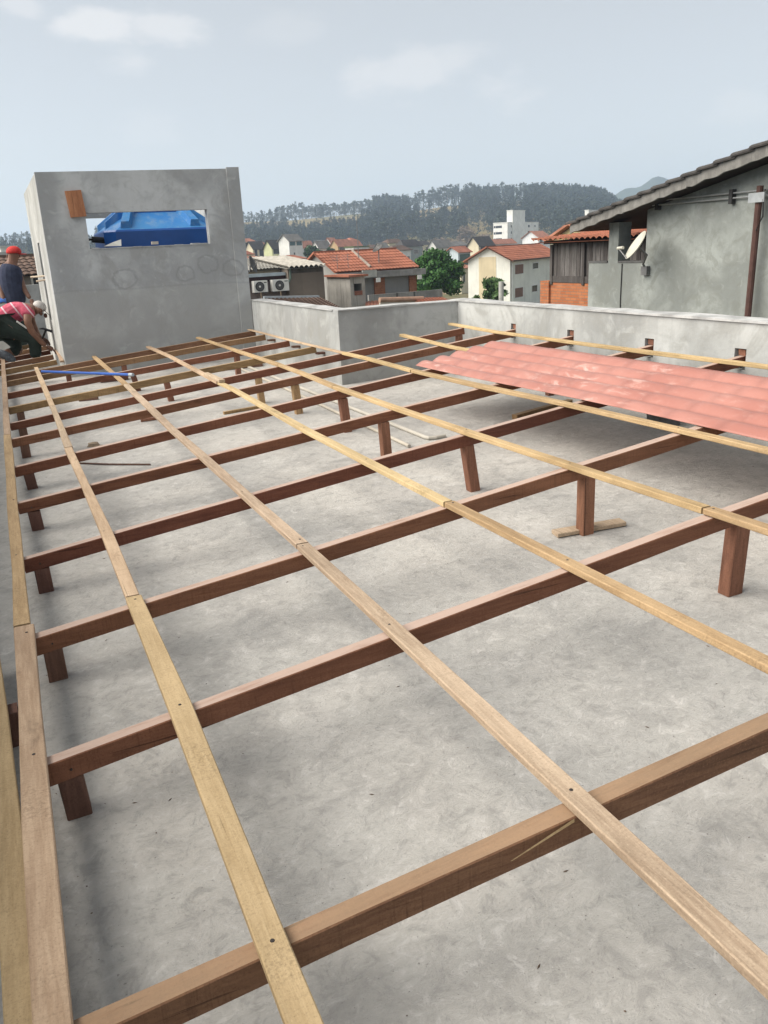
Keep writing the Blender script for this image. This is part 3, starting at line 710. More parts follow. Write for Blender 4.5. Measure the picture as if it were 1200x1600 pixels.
# ------------------------------------------------------------------ pink roof sheet on the frame
def sheet():
    y0, y1, wv, pitch = 1.35, 5.30, 5, .142
    nu = wv*12; vs = []; fs = []; rows = []
    STEP = .305; y = y1; k = 0
    while y > y0:
        for q in range(6): rows.append((y - STEP*.998*q/5, 1-q/5))
        y -= STEP
    ny = len(rows)-1
    for j, (y, st) in enumerate(rows):
        for i in range(nu+1):
            u = i/nu; ww = abs(math.sin(PI*u*wv+.25)); z = .021*ww**1.1 + .0045*st*(.3+.7*ww)
            x = 2.615 + .70*u + .022*(5.3-y)
            sag = -.010*math.sin((y-1.1)*2.1)*(1-u)
            vs.append((x - (.005*st if i == 0 else 0), y, frame_z(x)+.004+.030*u+z+sag*.5))
    n = nu+1
    for j in range(ny):
        for i in range(nu): fs.append((j*n+i, (j+1)*n+i, (j+1)*n+i+1, j*n+i+1))
    t = NT('pink_pvc'); v = t.coord(kind='World'); a = t.noise(v, 2.2, 5, .6); b = t.noise(t.coord((1.6, .5, 1), kind='World'), 9, 7, .72, .6); c = t.noise(v, 40, 4, .7)
    col = t.mix(t.rng(a, .35, .65), (.345, .145, .115), (.40, .185, .15))
    col = t.mix(t.math('MULTIPLY', t.math('MULTIPLY', t.rng(b, .50, .70), t.rng(t.noise(v, 1.4, 3, .5), .45, .62)), .8), col, (.58, .42, .375))
    col = t.mix(t.math('MULTIPLY', t.rng(c, .6, .75), .25), col, (.60, .42, .37))
    m = t.done(col, t.rng(b, .4, .7, .42, .7), .4)
    o = mesh_obj('roof_sheet', vs, fs, m, None, True)
    md = o.modifiers.new('thickness', 'SOLIDIFY'); md.thickness = .002; md.offset = -1
    tag(o, 'long wavy pink plastic roof sheet laid on the timber frame', 'roof sheet')
sheet()

# ------------------------------------------------------------------ loose things on the roof
def lay(x, y, dz=0.): return (x, y, slab_z(x, y)+dz)
def loose(name, a, b, w, h, m, label, cat, dz=.0015, **k):
    a, b = Vector(lay(*a, h+dz)), Vector(lay(*b, h+dz)); o = bar(name, [a, b], w, h, m, None, seed=sum(map(ord, label)) % 99); return tag(o, label, cat)
loose('scrap_board', (1.955, 2.70), (2.265, 2.645), .062, .020, bat_y[3], 'short pale board lying under the foot of a red post', 'board')
loose('wood_scrap', (.835, 6.60), (.985, 6.585), .028, .022, red_z, 'short dark red wood scrap on the concrete between two battens', 'wood scrap')
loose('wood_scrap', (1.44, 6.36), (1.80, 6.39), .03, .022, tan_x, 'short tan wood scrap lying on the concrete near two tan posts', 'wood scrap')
loose('wood_scrap', (.50, 8.05), (.66, 8.0), .05, .03, drk_z, 'small dark wood scrap on the concrete under the blue pole', 'wood scrap')
loose('wood_block', (.80, 9.05), (1.05, 9.0), .10, .07, drk_z, 'dark wooden block on the concrete before the tank room', 'block')
loose('plank', (1.8, 8.75), (2.42, 8.62), .16, .03, drk_z, 'dark plank lying on the concrete beside the pale pipes', 'plank')
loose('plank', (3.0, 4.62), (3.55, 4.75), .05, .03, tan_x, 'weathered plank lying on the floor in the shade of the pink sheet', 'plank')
loose('loose_batten', (-.125, .40), (-.225, 2.75), .062, .025, bat_y[2], 'loose yellow batten lying beside the frame at the lower left', 'batten', dz=.108)
for k, (x, y) in enumerate(((-.20, 2.25), (-.14, .75))):
    g = G(); g.obox(lay(x-.05, y), (.1, .01, 0), (0, .06, 0), (0, 0, .107)); tag(g.obj('wood_block', drk_z), ('far', 'near')[k]+' wooden block holding up the loose batten at the left edge', 'block')
tag(G().tube([lay(.286, 5.54, .006), lay(.45, 5.36, .008), lay(.676, 5.17, .006)], .0055, 6).obj('steel_rod', paint('rusty_rod', (.10, .05, .035), .3, 20, .7, 0)), 'thin rusty steel rod lying on the concrete', 'rod')
p0, p1 = Vector((.255, 9.12, frame_z(.255)+.036)), Vector((.945, 7.55, frame_z(.945)+.036))
bp = empty('blue_pole', p0, 'thin blue pole lying across the battens before the tank room', 'pole')
G().tube([p0, p1.lerp(p0, .03)], .0125, 10).obj('shaft', paint('blue_sleeve', (.015, .09, .40), .15, 6, .4, 0, .5), bp)
G().tube([p1.lerp(p0, .035), p1], .0145, 10).obj('end_cap', paint('grey_cap', (.4, .45, .5), .1, 5, .5, 0), bp)
pipe_m = paint('pale_pvc_pipe', (.50, .46, .39), .12, 6, .45, .03, .4)
pA, pB = Vector(lay(2.16, 8.75, .0135)), Vector(lay(2.12, 4.43, .0135))
tag(G().tube([pA, pA.lerp(pB, .5)+Vector((.015, 0, 0)), pB], .011, 10).obj('plastic_pipe', pipe_m), 'straight cream plastic pipe on the concrete, left one of two', 'pipe')
pA, pB = Vector(lay(2.255, 8.7, .0135)), Vector(lay(2.295, 4.55, .0135))
tag(G().tube([pA, pB, pB+Vector((.008, -.03, 0)), pB+Vector((.05, -.045, 0)), pB+Vector((.12, -.035, 0))], .0125, 10).obj('plastic_pipe', paint('pale_pvc_pipe2', (.48, .455, .40), .12, 6, .45, .03, .4)), 'cream plastic pipe with a bent end, right one of two', 'pipe')
bk = Vector(lay(3.59, 3.86)); be = empty('bucket', bk, 'dark grey plastic bucket standing under the pink sheet', 'bucket')
bkm = paint('dark_bucket', (.17, .17, .175), .3, 14, .6, .05)
G().lathe(bk, [(.001, .004), (.095, .004), (.098, .012), (.115, .225), (.122, .228), (.122, .245), (.113, .245), (.112, .225), (.094, .014), (.001, .012)], 24).obj('body', bkm, be, True)
G().tube([bk+Vector((.118*math.cos(a), .118*math.sin(a)*1.0, .225-.06*math.sin(a))) for a in [PI*k/10 for k in range(11)]], .003, 5).obj('handle', paint('wire', (.2, .2, .2), .1, 5, .4, 0, metal=.7), be)
for k, (x, y, s) in enumerate(((.42, 6.02, .05), (.46, 5.9, .04))):
    g = G(); r = random.Random(k)
    g.lathe(lay(x, y), [(.001, -.002), (s*.9, 0), (s*.7, s*.4), (.001, s*.55)], 7)
    g.v = [(a+r.uniform(-.01, .01), b+r.uniform(-.008, .008), c) for a, b, c in g.v]
    tag(g.obj('rubble_lump', paint('rubble', (.32, .25, .18), .35, 20, .9, .3)), ('larger', 'smaller')[k]+' brown lump of rubble on the concrete by the left battens', 'rubble')
# shavings, grit and crumbs on the slab
g = G(); r = random.Random(5)
for _ in range(900):
    x = r.uniform(-.4, 3.6); y = .6 + 8*r.random()**1.6
    if y > YB-.1 and x > XA-.1: continue
    s = r.choice((.001, .0015, .0015, .002, .003)); z = slab_z(x, y); an = r.random()*6.28; u = Vector((math.cos(an), math.sin(an), 0))*s*r.choice((1, 1, 2.5)); v_ = Vector((-math.sin(an), math.cos(an), 0))*s*.7
    p = Vector((x, y, z+.0008)); h = Vector((0, 0, s*.6)); g.add([p-u, p+v_, p+u, p-v_, p+h], [(0, 3, 4), (3, 2, 4), (2, 1, 4), (1, 0, 4)])
tag(g.obj('grit', paint('grit', (.12, .085, .06), .5, 30, .9, 0, kind='World')), 'scattered grit and wood crumbs on the concrete', 'grit', None, 'stuff')

# ------------------------------------------------------------------ neighbours: helpers
UP = Vector((0, 0, 1))
def dirv(deg): return Vector((math.sin(rad(deg)), math.cos(rad(deg)), 0))
def reach(c, d, px):               # how far from c along d until the photograph's column px
    a = azim(px, 400); n = Vector((math.cos(a), -math.sin(a), 0))   # normal of the vertical plane through the camera
    return -(c.dot(n))/(d.dot(n))
terra = (.32, .125, .078)
def roofmat(kind):
    name = 'roof_' + kind
    if name in MATS: return MATS[name]
    c = {'terra': terra, 'terra2': (.37, .165, .11), 'grey': (.17, .165, .155), 'dark': (.06, .056, .056), 'brown': (.12, .08, .062), 'pale': (.26, .25, .225)}[kind]
    t = NT(name); v = t.coord(kind='World'); a = t.noise(v, .8, 5, .6); b = t.noise(v, 7, 4, .7); f = t.noise(v, 2.5, 6, .7, .5)
    col = t.mix(t.rng(a, .35, .65), mul(c, .8), mul(c, 1.15)); col = t.mix(t.rng(b, .5, .75, 0, .5), col, mul(c, .55)); col = t.mix(t.rng(f, .58, .72, 0, .6), col, mul((c[0]*.6, c[1]*.75, c[2]*.8), .6))
    MATS[name] = t.done(col, .85, .2); return MATS[name]
def wallmat(c):
    name = 'wall_%02d_%02d_%02d' % tuple(int(x*99) for x in c)
    return paint(name, c, .12, .5, .85, .05, .2, streak=.25, kind='World')
dkglass = glass('window_glass')
def window(parent, p, u, n, s0, s1, z0, z1, mat=None, frame=None):
    """window in a wall: outer frame set proud of the wall and a pane in it"""
    o = p + u*s0 + UP*z0 + n*.0; w = s1-s0; h = z1-z0; ft = min(.07, w*.12)
    g = G()
    g.obox(o, u*w, n*.04, UP*ft); g.obox(o+UP*(h-ft), u*w, n*.04, UP*ft); g.obox(o+UP*ft, u*ft, n*.04, UP*(h-2*ft)); g.obox(o+u*(w-ft)+UP*ft, u*ft, n*.04, UP*(h-2*ft))
    fr = g.obj('window', frame or paint('window_frame', (.55, .55, .53), .1, 3), parent)
    G().obox(o+u*ft+UP*ft, u*(w-2*ft), n*.015, UP*(h-2*ft)).obj('pane', mat or dkglass, fr)
    return fr
def house(label, x0, xc, x1, yeave, yridge, D, wall, roof, az=56, style='gable', front=(), side=(), name='house', ov=.35, wall2=None, base=None, cat='house', tile=False):
    """house seen on its corner: column xc is the near corner, the gable runs back to x0 and the long side to x1"""
    C = at(xc, 400, D); C = Vector((C.x, C.y, 0)); u = dirv(az); v = dirv(az-90)
    Lu = min(40, max(2.5, reach(C, u, x1))); Lv = min(24, max(2.5, reach(C, v, x0))) if x0 < xc-.5 else 7.
    ze = at(xc, yeave, D).z; zb = (ground_z(D)-1.) if base is None else base
    mid = C+v*Lv/2; Dm = math.hypot(mid.x, mid.y); pr = (x0+xc)/2 if style == 'gable' else (x0+x1)/2
    zr = max(ze+.15, at(pr, yridge, Dm).z)
    e = empty(name, C+u*Lu/2+v*Lv/2+UP*zb, label, cat)
    g = G(); W4 = [C, C+u*Lu, C+u*Lu+v*Lv, C+v*Lv]
    if style == 'gable':
        P = [C+UP*zb, C+v*Lv+UP*zb, C+v*Lv+UP*ze, C+v*Lv/2+UP*zr, C+UP*ze]; g.prism(P, u*Lu)
    else:
        g.prism([p+UP*zb for p in W4], UP*(ze-zb))
    g.obj('wall', wallmat(wall), e)
    rm = roofmat(roof) if isinstance(roof, str) else wallmat(roof)
    sl = (zr-ze)/(Lv/2)
    if style == 'gable':
        for k, (s, q) in enumerate(((0, -1), (Lv, 1))):
            lo = C + v*(s+q*ov) - u*ov + UP*(ze - sl*ov + .05); hi = C + v*(Lv/2) - u*ov + UP*(zr+.05); L = u*(Lu+2*ov)
            if tile and k == 0: G().wave_roof(lo, lo+L, hi+L, hi, .24, .42).obj('roof', rm, e)
            else: G().prism([lo, lo+L, hi+L, hi], UP*.12).obj('roof', rm, e)
    elif style == 'hip':
        a = [p for p in (C-u*ov-v*ov, C+u*(Lu+ov)-v*ov, C+u*(Lu+ov)+v*(Lv+ov), C-u*ov+v*(Lv+ov))]
        m = min(Lu, Lv)/2; r0 = C+u*min(m, Lu/2)+v*Lv/2; r1 = C+u*max(Lu-m, Lu/2)+v*Lv/2
        if Lv > Lu: r0 = C+u*Lu/2+v*m; r1 = C+u*Lu/2+v*(Lv-m)
        vs = [p+UP*ze for p in a]+[p+UP*(ze+.1) for p in a]+[r0+UP*zr, r1+UP*zr]
        fs = [(3, 2, 1, 0), (0, 1, 5, 4), (1, 2, 6, 5), (2, 3, 7, 6), (3, 0, 4, 7)]
        fs += [(4, 5, 9, 8), (5, 6, 9), (6, 7, 8, 9), (7, 4, 8)] if Lu >= Lv else [(4, 5, 8), (5, 6, 9, 8), (6, 7, 9), (7, 4, 8, 9)]
        G().add(vs, fs).obj('roof', rm, e)
    elif style == 'mono':
        lo = C - u*ov - v*ov + UP*(ze+.03); hi = C - u*ov + v*(Lv+ov) + UP*(zr+.03); L = u*(Lu+2*ov)
        G().prism([lo, lo+L, hi+L, hi], UP*.12).obj('roof', rm, e)
    else:
        G().prism([p+UP*(ze+.002) for p in (C-u*.15-v*.15, C+u*(Lu+.15)-v*.15, C+u*(Lu+.15)+v*(Lv+.15), C-u*.15+v*(Lv+.15))], UP*.35).obj('roof', rm, e)
    for (f0, f1, z0, z1, *m) in front: window(e, C+UP*ze, u, -v, f0*Lu, f1*Lu, z0, z1, m[0] if m else None)
    for (f0, f1, z0, z1, *m) in side: window(e, C+UP*ze, v, -u, f0*Lv, f1*Lv, z0, z1, m[0] if m else None)
    return e, C, u, v, Lu, Lv, ze, zr

UP = Vector((0, 0, 1))
# ------------------------------------------------------------------ grey gabled house on the right
XN = 11.0
nb = empty('grey_house', (XN+3, 10, GZ), 'large grey rendered house with a tiled gable roof at the right edge', 'house')
pl_nb = plaster('neighbour_render', (.265, .285, .27), seed=40., crack=.22)
zs = onX(920, 411, XN).z; ysill, ypil0, ypil1, ywall = 14.20, 13.60, 13.315, 12.54
rk = lambda y: onX(1200, 242, XN-.4).z + (9.579-y)*.196        # underside of the verge boards
YR = 4.2                                                           # ridge
def roof_under(y): return (rk(y) if y > YR else rk(YR)-(YR-y)*.196) - .02
g = G(); g.prism([(XN, ywall, GZ-1), (XN, ywall, roof_under(ywall)), (XN, YR, roof_under(YR)), (XN, -1, roof_under(-1)), (XN, -1, GZ-1)], (.2, 0, 0)); g.obj('gable_wall', pl_nb, nb)
g = G(); g.box(XN, ywall+.001, GZ-1, XN+.2, ysill, zs); g.obj('balcony_wall', pl_nb, nb)
g = G(); g.box(XN-.012, ywall+.01, zs+.001, XN+.21, ypil1-.02, zs+.035); g.box(XN-.012, ypil0+.02, zs+.001, XN+.21, ysill+.01, zs+.035); g.obj('sill', paint('wet_cement', (.10, .10, .098), .3, 5), nb)
g = G(); g.box(XN+.002, ypil1, zs+.001, XN+.3, ypil0, roof_under((ypil0+ypil1)/2)); g.obj('pillar', pl_nb, nb)
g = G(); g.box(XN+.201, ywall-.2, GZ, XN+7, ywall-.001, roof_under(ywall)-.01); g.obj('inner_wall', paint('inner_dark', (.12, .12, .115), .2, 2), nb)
# roof deck, verge boards and tiles
def deck(y0, y1): return [(XN-.42, y0, roof_under(y0)+.025), (XN+7.6, y0, roof_under(y0)+.025), (XN+7.6, y1, roof_under(y1)+.025), (XN-.42, y1, roof_under(y1)+.025)]
soff = paint('soffit_wood', (.035, .028, .024), .3, 3)
tdark = paint('weathered_tile', (.06, .056, .053), .4, 4, .9, .2)
for (y0, y1) in ((14.25, YR), (YR, -1.2)):
    G().prism(deck(y0, y1), (0, 0, .03)).obj('roof_deck', soff, nb)
verge = paint('verge_board', (.20, .195, .182), .35, 5, .9, .3, streak=.5)
yy = 14.22; k = 0
while yy > 3.2:
    L = 1.55; y1 = yy-L; g = G(); n = 12; up = []; dn = []
    for i in range(n+1):
        y = yy-L*i/n+(.004 if i == 0 else 0); up.append((XN-.47, y, roof_under(y)+.165)); dn.append((XN-.47, y, roof_under(y)-.01+.022*math.sin(i*1.9+k)*rnd.random()))
    g.prism(up+dn[::-1], (.045, 0, 0)); g.obj('verge_board', verge, nb); yy = y1-.004; k += 1
tile_me = None
yy = 14.32; k = 0
while yy > 2.5:
    for c in range(3):
        g = G(); x = XN-.53+c*.26; y1 = yy-.42; n = 6; z0 = roof_under(yy)+.185; z1 = roof_under(y1)+.165; vs = []
        for (y, z, w) in ((yy, z0+.02, .125), (y1, z1, .105)):
            for i in range(n+1):
                th = PI*i/n; vs.append((x+.13-w*math.cos(th), y, z+.055*math.sin(th)-.015))
        vs += [(a, b, cc-.016) for a, b, cc in vs]; N = n+1; fs = []
        for i in range(n): fs += [(i, i+1, N+i+1, N+i), (2*N+i, 3*N+i, 3*N+i+1, 2*N+i+1), (i, 2*N+i, 2*N+i+1, i+1)]
        g.add(vs, fs).obj('tile', tdark, nb)
    yy -= .345
g = G(); g.wave_roof((XN+.32, 14.3, roof_under(14.3)+.15), (XN+7.5, 14.3, roof_under(14.3)+.15), (XN+7.5, YR, roof_under(YR)+.15), (XN+.32, YR, roof_under(YR)+.15), .26, .345)
g.obj('tiled_slope', tdark, nb)['kind'] = 'stuff'
# conduit, pole, dish and cable on the grey wall
cp, cq = onX(1020, 314, XN-.06), onX(1200, 296.5, XN-.06)
ce = empty('conduit', cp, 'pair of pale galvanised conduits fixed high on the grey house wall', 'conduit')
galv = paint('galvanised', (.38, .40, .41), .15, 8, .4, 0, .5, metal=.4)
for dz in (0, -.075): G().tube([cp+UP*dz, cq+UP*dz], .013, 8).obj('pipe', galv, ce)
for f_ in (.05, .72):
    p = cp.lerp(cq, f_); G().box(p.x-.03, p.y-.035, p.z-.16, p.x+.059, p.y+.035, p.z+.06).obj('clamp', paint('dark_clamp', (.05, .05, .05)), ce)
pp = onX(1188, 290, XN-.16); pe = empty('steel_pole', (pp.x, pp.y, GZ), 'tall rusty brown steel pole standing against the grey house', 'pole')
G().tube([(pp.x, pp.y+.10, GZ), (pp.x, pp.y, pp.z)], .052, 10).obj('shaft', paint('rust_brown', (.085, .042, .034), .3, 5, .7, .1), pe)
G().box(pp.x-.08, pp.y-.16, pp.z-.24, pp.x-.055, pp.y+.14, pp.z-.10).obj('clamp', galv, pe)
G().tube([(pp.x-.07, pp.y-.14, pp.z-.2), (pp.x-.07, pp.y-.16, pp.z-.45), (pp.x-.05, pp.y-.04, pp.z-.65)], .012, 6).obj('wire', paint('black_pipe', (.015,)*3), pe)
dc = onX(996, 385, XN-.52)
de = empty('satellite_dish', onX(1011, 420, XN-.03), 'cream satellite dish on the wall of the grey house, seen edge on', 'satellite dish')
_v = ray(996, 385); dn = (_v.cross(UP).normalized()*-.80 + UP*.56 - _v*.22).normalized()     # the way the dish looks
prof = [(.001, 0.)] + [(.27*k/8, .05*(k/8)**2) for k in range(1, 9)] + [(.28, .048), (.275, .036)] + [(.27*k/8, .05*(k/8)**2-.018) for k in range(7, -1, -1)]
g = G(); g.lathe((0, 0, 0), [(max(.001, r_), h) for r_, h in prof], 28, (0, 0, 1)); q = UP.rotation_difference(dn)
g.v = [tuple(dc + q @ Vector((a, b*1.0, c))) for a, b, c in g.v]; g.obj('reflector', paint('dish_cream', (.50, .49, .42), .1, 5, .5, 0), de, True)
foot = onX(1011, 421, XN-.001)
G().tube([dc - dn*.02, dc - dn*.10 + Vector((.1, -.02, -.1)), foot + Vector((-.10, 0, .10)), foot+Vector((-.02, 0, 0))], .02, 8).obj('mount', paint('grey_steel', (.2, .2, .2), .2, 8, .5, 0, metal=.5), de)
G().box(foot.x-.08, foot.y-.08, foot.z-.1, foot.x-.002, foot.y+.08, foot.z+.06).obj('bracket', paint('grey_steel', (.2,)*3), de)
lo_ = dc + q @ Vector((0, 0, .0)); lowpt = min((Vector(v_) for v_ in g.v), key=lambda w_: w_.z); lnb = onX(968, 388, dc.x-.1)
G().tube([lowpt, lnb+Vector((0, 0, -.02))], .012, 6).obj('feed_arm', paint('grey_steel', (.2,)*3), de)
G().tube([lnb+Vector((0, .05, 0)), lnb+Vector((0, -.10, .01))], .028, 8).obj('feed_horn', paint('dish_cream', (.66,)*3), de)
ca = onX(972, 412, XN-.012)
tag(G().tube([ca, ca+Vector((0, .01, -.7)), ca+Vector((0, -.02, -1.4)), ca+Vector((0, 0, -3))], .010, 5).obj('cable', paint('black_pipe', (.015,)*3)), 'thin black cable hanging down the grey wall below the dish', 'cable')

# ------------------------------------------------------------------ plank shed on a brick wall
XS = 12.5
sh = empty('plank_shed', (XS+1, 16.5, GZ), 'weathered grey plank shed standing on an orange brick wall', 'shed')
zt, zm = onX(900, 381, XS).z, onX(890, 441, XS).z; ya, yb = 17.62, 13.2
t = NT('brick_wall'); v = t.coord(kind='World'); sep = t.n.new('ShaderNodeSeparateXYZ'); t.link(v, sep.inputs[0]); cmb = t.n.new('ShaderNodeCombineXYZ')
t.link(t.math('ADD', sep.outputs[1], sep.outputs[0]), cmb.inputs[0]); t.link(sep.outputs[2], cmb.inputs[1])
bt = t.n.new('ShaderNodeTexBrick'); t.link(cmb.outputs[0], bt.inputs['Vector']); bt.inputs['Scale'].default_value = 1.0; bt.inputs['Brick Width'].default_value = .21; bt.inputs['Row Height'].default_value = .068; bt.inputs['Mortar Size'].default_value = .008
bt.inputs['Color1'].default_value = (.40, .15, .065, 1); bt.inputs['Color2'].default_value = (.30, .10, .045, 1); bt.inputs['Mortar'].default_value = (.20, .13, .09, 1)
nn = t.noise(v, 3, 5); t.bump(bt.outputs['Fac'], -.6, .02)
brickm = t.done(t.mix(t.rng(nn, .5, .7, 0, .4), bt.outputs['Color'], (.45, .22, .12)), .9, .15)
G().box(XS, yb, GZ-1, XS+.2, ya, zm-.02).obj('brick_wall', brickm, sh)
G().box(XS-.06, ya+.001, GZ-1, XS+.28, ya+.36, zm+.02).obj('brick_pier', brickm, sh)
pw_ = [wood('grey_plank_%d' % i, a, b, 2, .9) for i, (a, b) in enumerate((((.055, .05, .047), (.13, .12, .115)), ((.08, .075, .07), (.18, .17, .165)), ((.045, .04, .038), (.10, .092, .088))))]
y = ya-.05; k = 0
while y > yb+.1:
    w = rnd.uniform(.11, .17); z0 = zm+.14; z1 = zt+.02
    G().box(XS+.03+rnd.uniform(-.012, .012), y-w+.008, z0, XS+.055, y, z1).obj('plank', pw_[rnd.choice((0, 1, 1, 2, 0))], sh); y -= w; k += 1
G().box(XS+.06, yb+.1, zm, XS+.075, ya-.06, zt+.02).obj('backing', pw_[2], sh)
for yp in (ya-.04, 16.32, 15.0): G().box(XS-.03, yp-.045, zm-.06, XS+.012, yp+.045, zt).obj('stud', pw_[2], sh)
G().box(XS-.012, yb+.1, zm-.01, XS+.0295, ya+.02, zm+.139).obj('bottom_rail', pw_[2], sh)
G().box(XS-.05, yb, zt+.021, XS+.05, ya+.25, zt+.09).obj('top_rail', soff, sh)
G().wave_roof((XS-.28, ya+.45, zt+.10), (XS-.28, yb-.2, zt+.10), (XS+3, yb-.2, zt+.30), (XS+3, ya+.45, zt+.30), .2, .4, .05).obj('tiled_roof', roofmat('terra'), sh)
G().wave_roof((XS+6.3, ya+.45, zt+.10), (XS+6.3, yb-.2, zt+.10), (XS+3, yb-.2, zt+.30), (XS+3, ya+.45, zt+.30), .2, .4, .05).obj('tiled_roof', roofmat('terra'), sh)
G().box(XS+6, yb, GZ-1, XS+6.2, ya+.2, zt+.1).obj('rear_wall', brickm, sh)
house('yellow house with a red tiled roof behind the plank shed', 905, 925, 1010, 371, 352, 42, (.62, .52, .28), 'terra2', 80)

# ------------------------------------------------------------------ white house with brown shutters
e, C, u, v_, Lu, Lv, ze, zr = house('white two-storey house with red tiled roof and brown shutters', 731, 797, 872, 405, 387, 90, (.72, .72, .66), 'terra', 56, tile=True, ov=.5)
shut = paint('brown_shutter', (.20, .105, .07), .2, 2, .7, .1); wh = paint('white_trim', (.7, .7, .68), .08, 3)
def wpx(x0, x1, y0, y1, mat):
    s0, s1 = reach(C, u, x0), reach(C, u, x1); z0, z1 = at(x0, y1, 90+.6*s0).z, at(x0, y0, 90+.6*s0).z
    return window(e, C+UP*0, u, -v_, s0, s1, z0, z1, mat, wh)
for (x0, x1, y0, y1, m) in ((804, 818, 413, 430, shut), (804, 817.5, 450, 467, shut), (832, 841, 411, 422, dkglass), (831, 840, 447, 459, dkglass)): wpx(x0, x1, y0, y1, m)
s0, s1 = reach(C, v_, 775), reach(C, v_, 748)
G().obox(C+v_*s0-u*.03+UP*(ze-9), v_*(s1-s0), u*.028, UP*(9.3)).obj('recess_panel', wallmat((.62, .53, .36)), e)
G().tube([C+u*.35-v_*.08+UP*(ze-.1), C+u*.35-v_*.08+UP*(ze-8)], .07, 8).obj('downpipe', wh, e)
b = at(795, 404, 90); G().obox(C-u*.55-v_*.6+UP*(ze-.22), u*(Lu+1.1), v_*.1, UP*.14).obj('gutter', paint('dark_gutter', (.11, .06, .04), .2, 3), e)

# ------------------------------------------------------------------ unfinished house with red roof in the middle
AZM = 84
e, C, u, v_, Lu, Lv, ze, zr = house('unfinished grey house with a broad red tiled roof and brick columns', 470, 524, 646, 424, 397, 52, (.27, .265, .25), 'terra', AZM, tile=True, ov=.25, base=ground_z(52)-1)
ccr = paint('rough_concrete', (.25, .245, .235), .3, 1.5, .9, .2, streak=.4, kind='World')
G().obox(C-u*.2-v_*.55+UP*(ze-.50), u*(Lu+.75), v_*.45, UP*.36).obj('eave_beam', ccr, e)
pxu = lambda x: reach(C, u, x)
for (x0, x1) in ((582, 598), (637, 648)): G().obox(C+u*pxu(x0)-v_*.12+UP*(ze-3.), u*(pxu(x1)-pxu(x0)), v_*.118, UP*2.45).obj('brick_column', brickm, e)
for (x0, x1) in ((579, 583), (644, 650)): G().obox(C+u*pxu(x0)-v_*.62+UP*(ze-.78), u*.28, v_*.1, UP*.26).obj('lamp_box', paint('lamp_white', (.75, .75, .72), .1), e)
G().obox(C+u*pxu(553)-v_*1.6+UP*(ze-6), u*(pxu(668)-pxu(553)), v_*.15, UP*4.55).obj('yard_wall', ccr, e)
for x in (596, 623): G().obox(C+u*pxu(x)-v_*1.64+UP*(ze-3), u*.08, v_*.035, UP*1.55).obj('yard_wall_post', paint('dark_gap', (.06, .06, .058)), e)
# raised hip in the middle of the slope
hx = pxu(556); a_ = C+u*(hx-1.0)+v_*(Lv*.5)+UP*(zr+.09); 
G().tube([C+u*pxu(578)+UP*(ze+.13), C+v_*(Lv*.5)+u*reach(C+v_*(Lv*.5), u, 551)+UP*(zr+.10)], .09, 8).obj('roof_hip', paint('hip_mortar', (.30, .25, .21), .3, 3), e)
G().obox(C+u*(hx+.1)-v_*.57+UP*(ze-.46), u*1.0, v_*.1, UP*.42).obj('gutter_box', paint('pale_cement', (.38, .38, .35), .2, 3), e)
# mast, dish and small aerial on that roof
mb = C+u*pxu(577)+v_*(Lv*.28); mz = ze+(zr-ze)*.56
tag(G().tube([mb+UP*mz, mb+UP*(mz+2.3)], .025, 6).obj('antenna_mast', paint('grey_steel', (.2,)*3)), 'thin mast standing on the red roof left of the roof dish', 'mast')
def dish(c, nrm, r, name, label, pole_to):
    e2 = empty(name, pole_to, label, 'satellite dish'); n = Vector(nrm).normalized(); qq = UP.rotation_difference(n); g = G()
    pr = [(max(.001, r*k/7), .28*r*(k/7)**2) for k in range(8)]; pr += [(max(.001, r*k/7), .28*r*(k/7)**2-.02) for k in range(7, -1, -1)]
    g.lathe((0, 0, 0), pr, 22); g.v = [tuple(Vector(c)+qq @ Vector(w)) for w in g.v]; g.obj('reflector', paint('dish_grey', (.09, .088, .085), .3, 3, .6, 0), e2, True)
    G().tube([Vector(c)-n*.05, pole_to], .035, 6).obj('pole', paint('grey_steel', (.2,)*3), e2)
    for k in range(3):
        an = 2*PI*k/3+.5; rim = Vector(c)+qq @ Vector((r*.9*math.cos(an), r*.9*math.sin(an), .25*r)); G().tube([rim, Vector(c)+n*r*.75], .012, 4).obj('strut', paint('grey_steel', (.2,)*3), e2)
    return e2
db = C+u*pxu(599)+v_*(Lv*.12); dish(db+UP*(ze+1.15), (-.55, -.1, .75), .36, 'roof_dish', 'dark mesh satellite dish on a pole above the red roof', db+UP*(ze+.25))
for k, px in enumerate((545, 528)):
    ab = C+u*pxu(px)+v_*.15; e2 = empty('television_aerial', ab+UP*ze, ('small television aerial at the middle of the red roof eave', 'small television aerial near the left corner of the red roof')[k], 'aerial')
    G().tube([ab+UP*(ze-.1), ab+UP*(ze+.95)], .018, 5).obj('mast', paint('grey_steel', (.2,)*3), e2)
    for j in range(4): G().tube([ab+UP*(ze+.6+.09*j)-u*.3+v_*.1*j, ab+UP*(ze+.66+.09*j)+u*.3+v_*.1*j], .012, 4).obj('element', paint('grey_steel', (.2,)*3), e2)
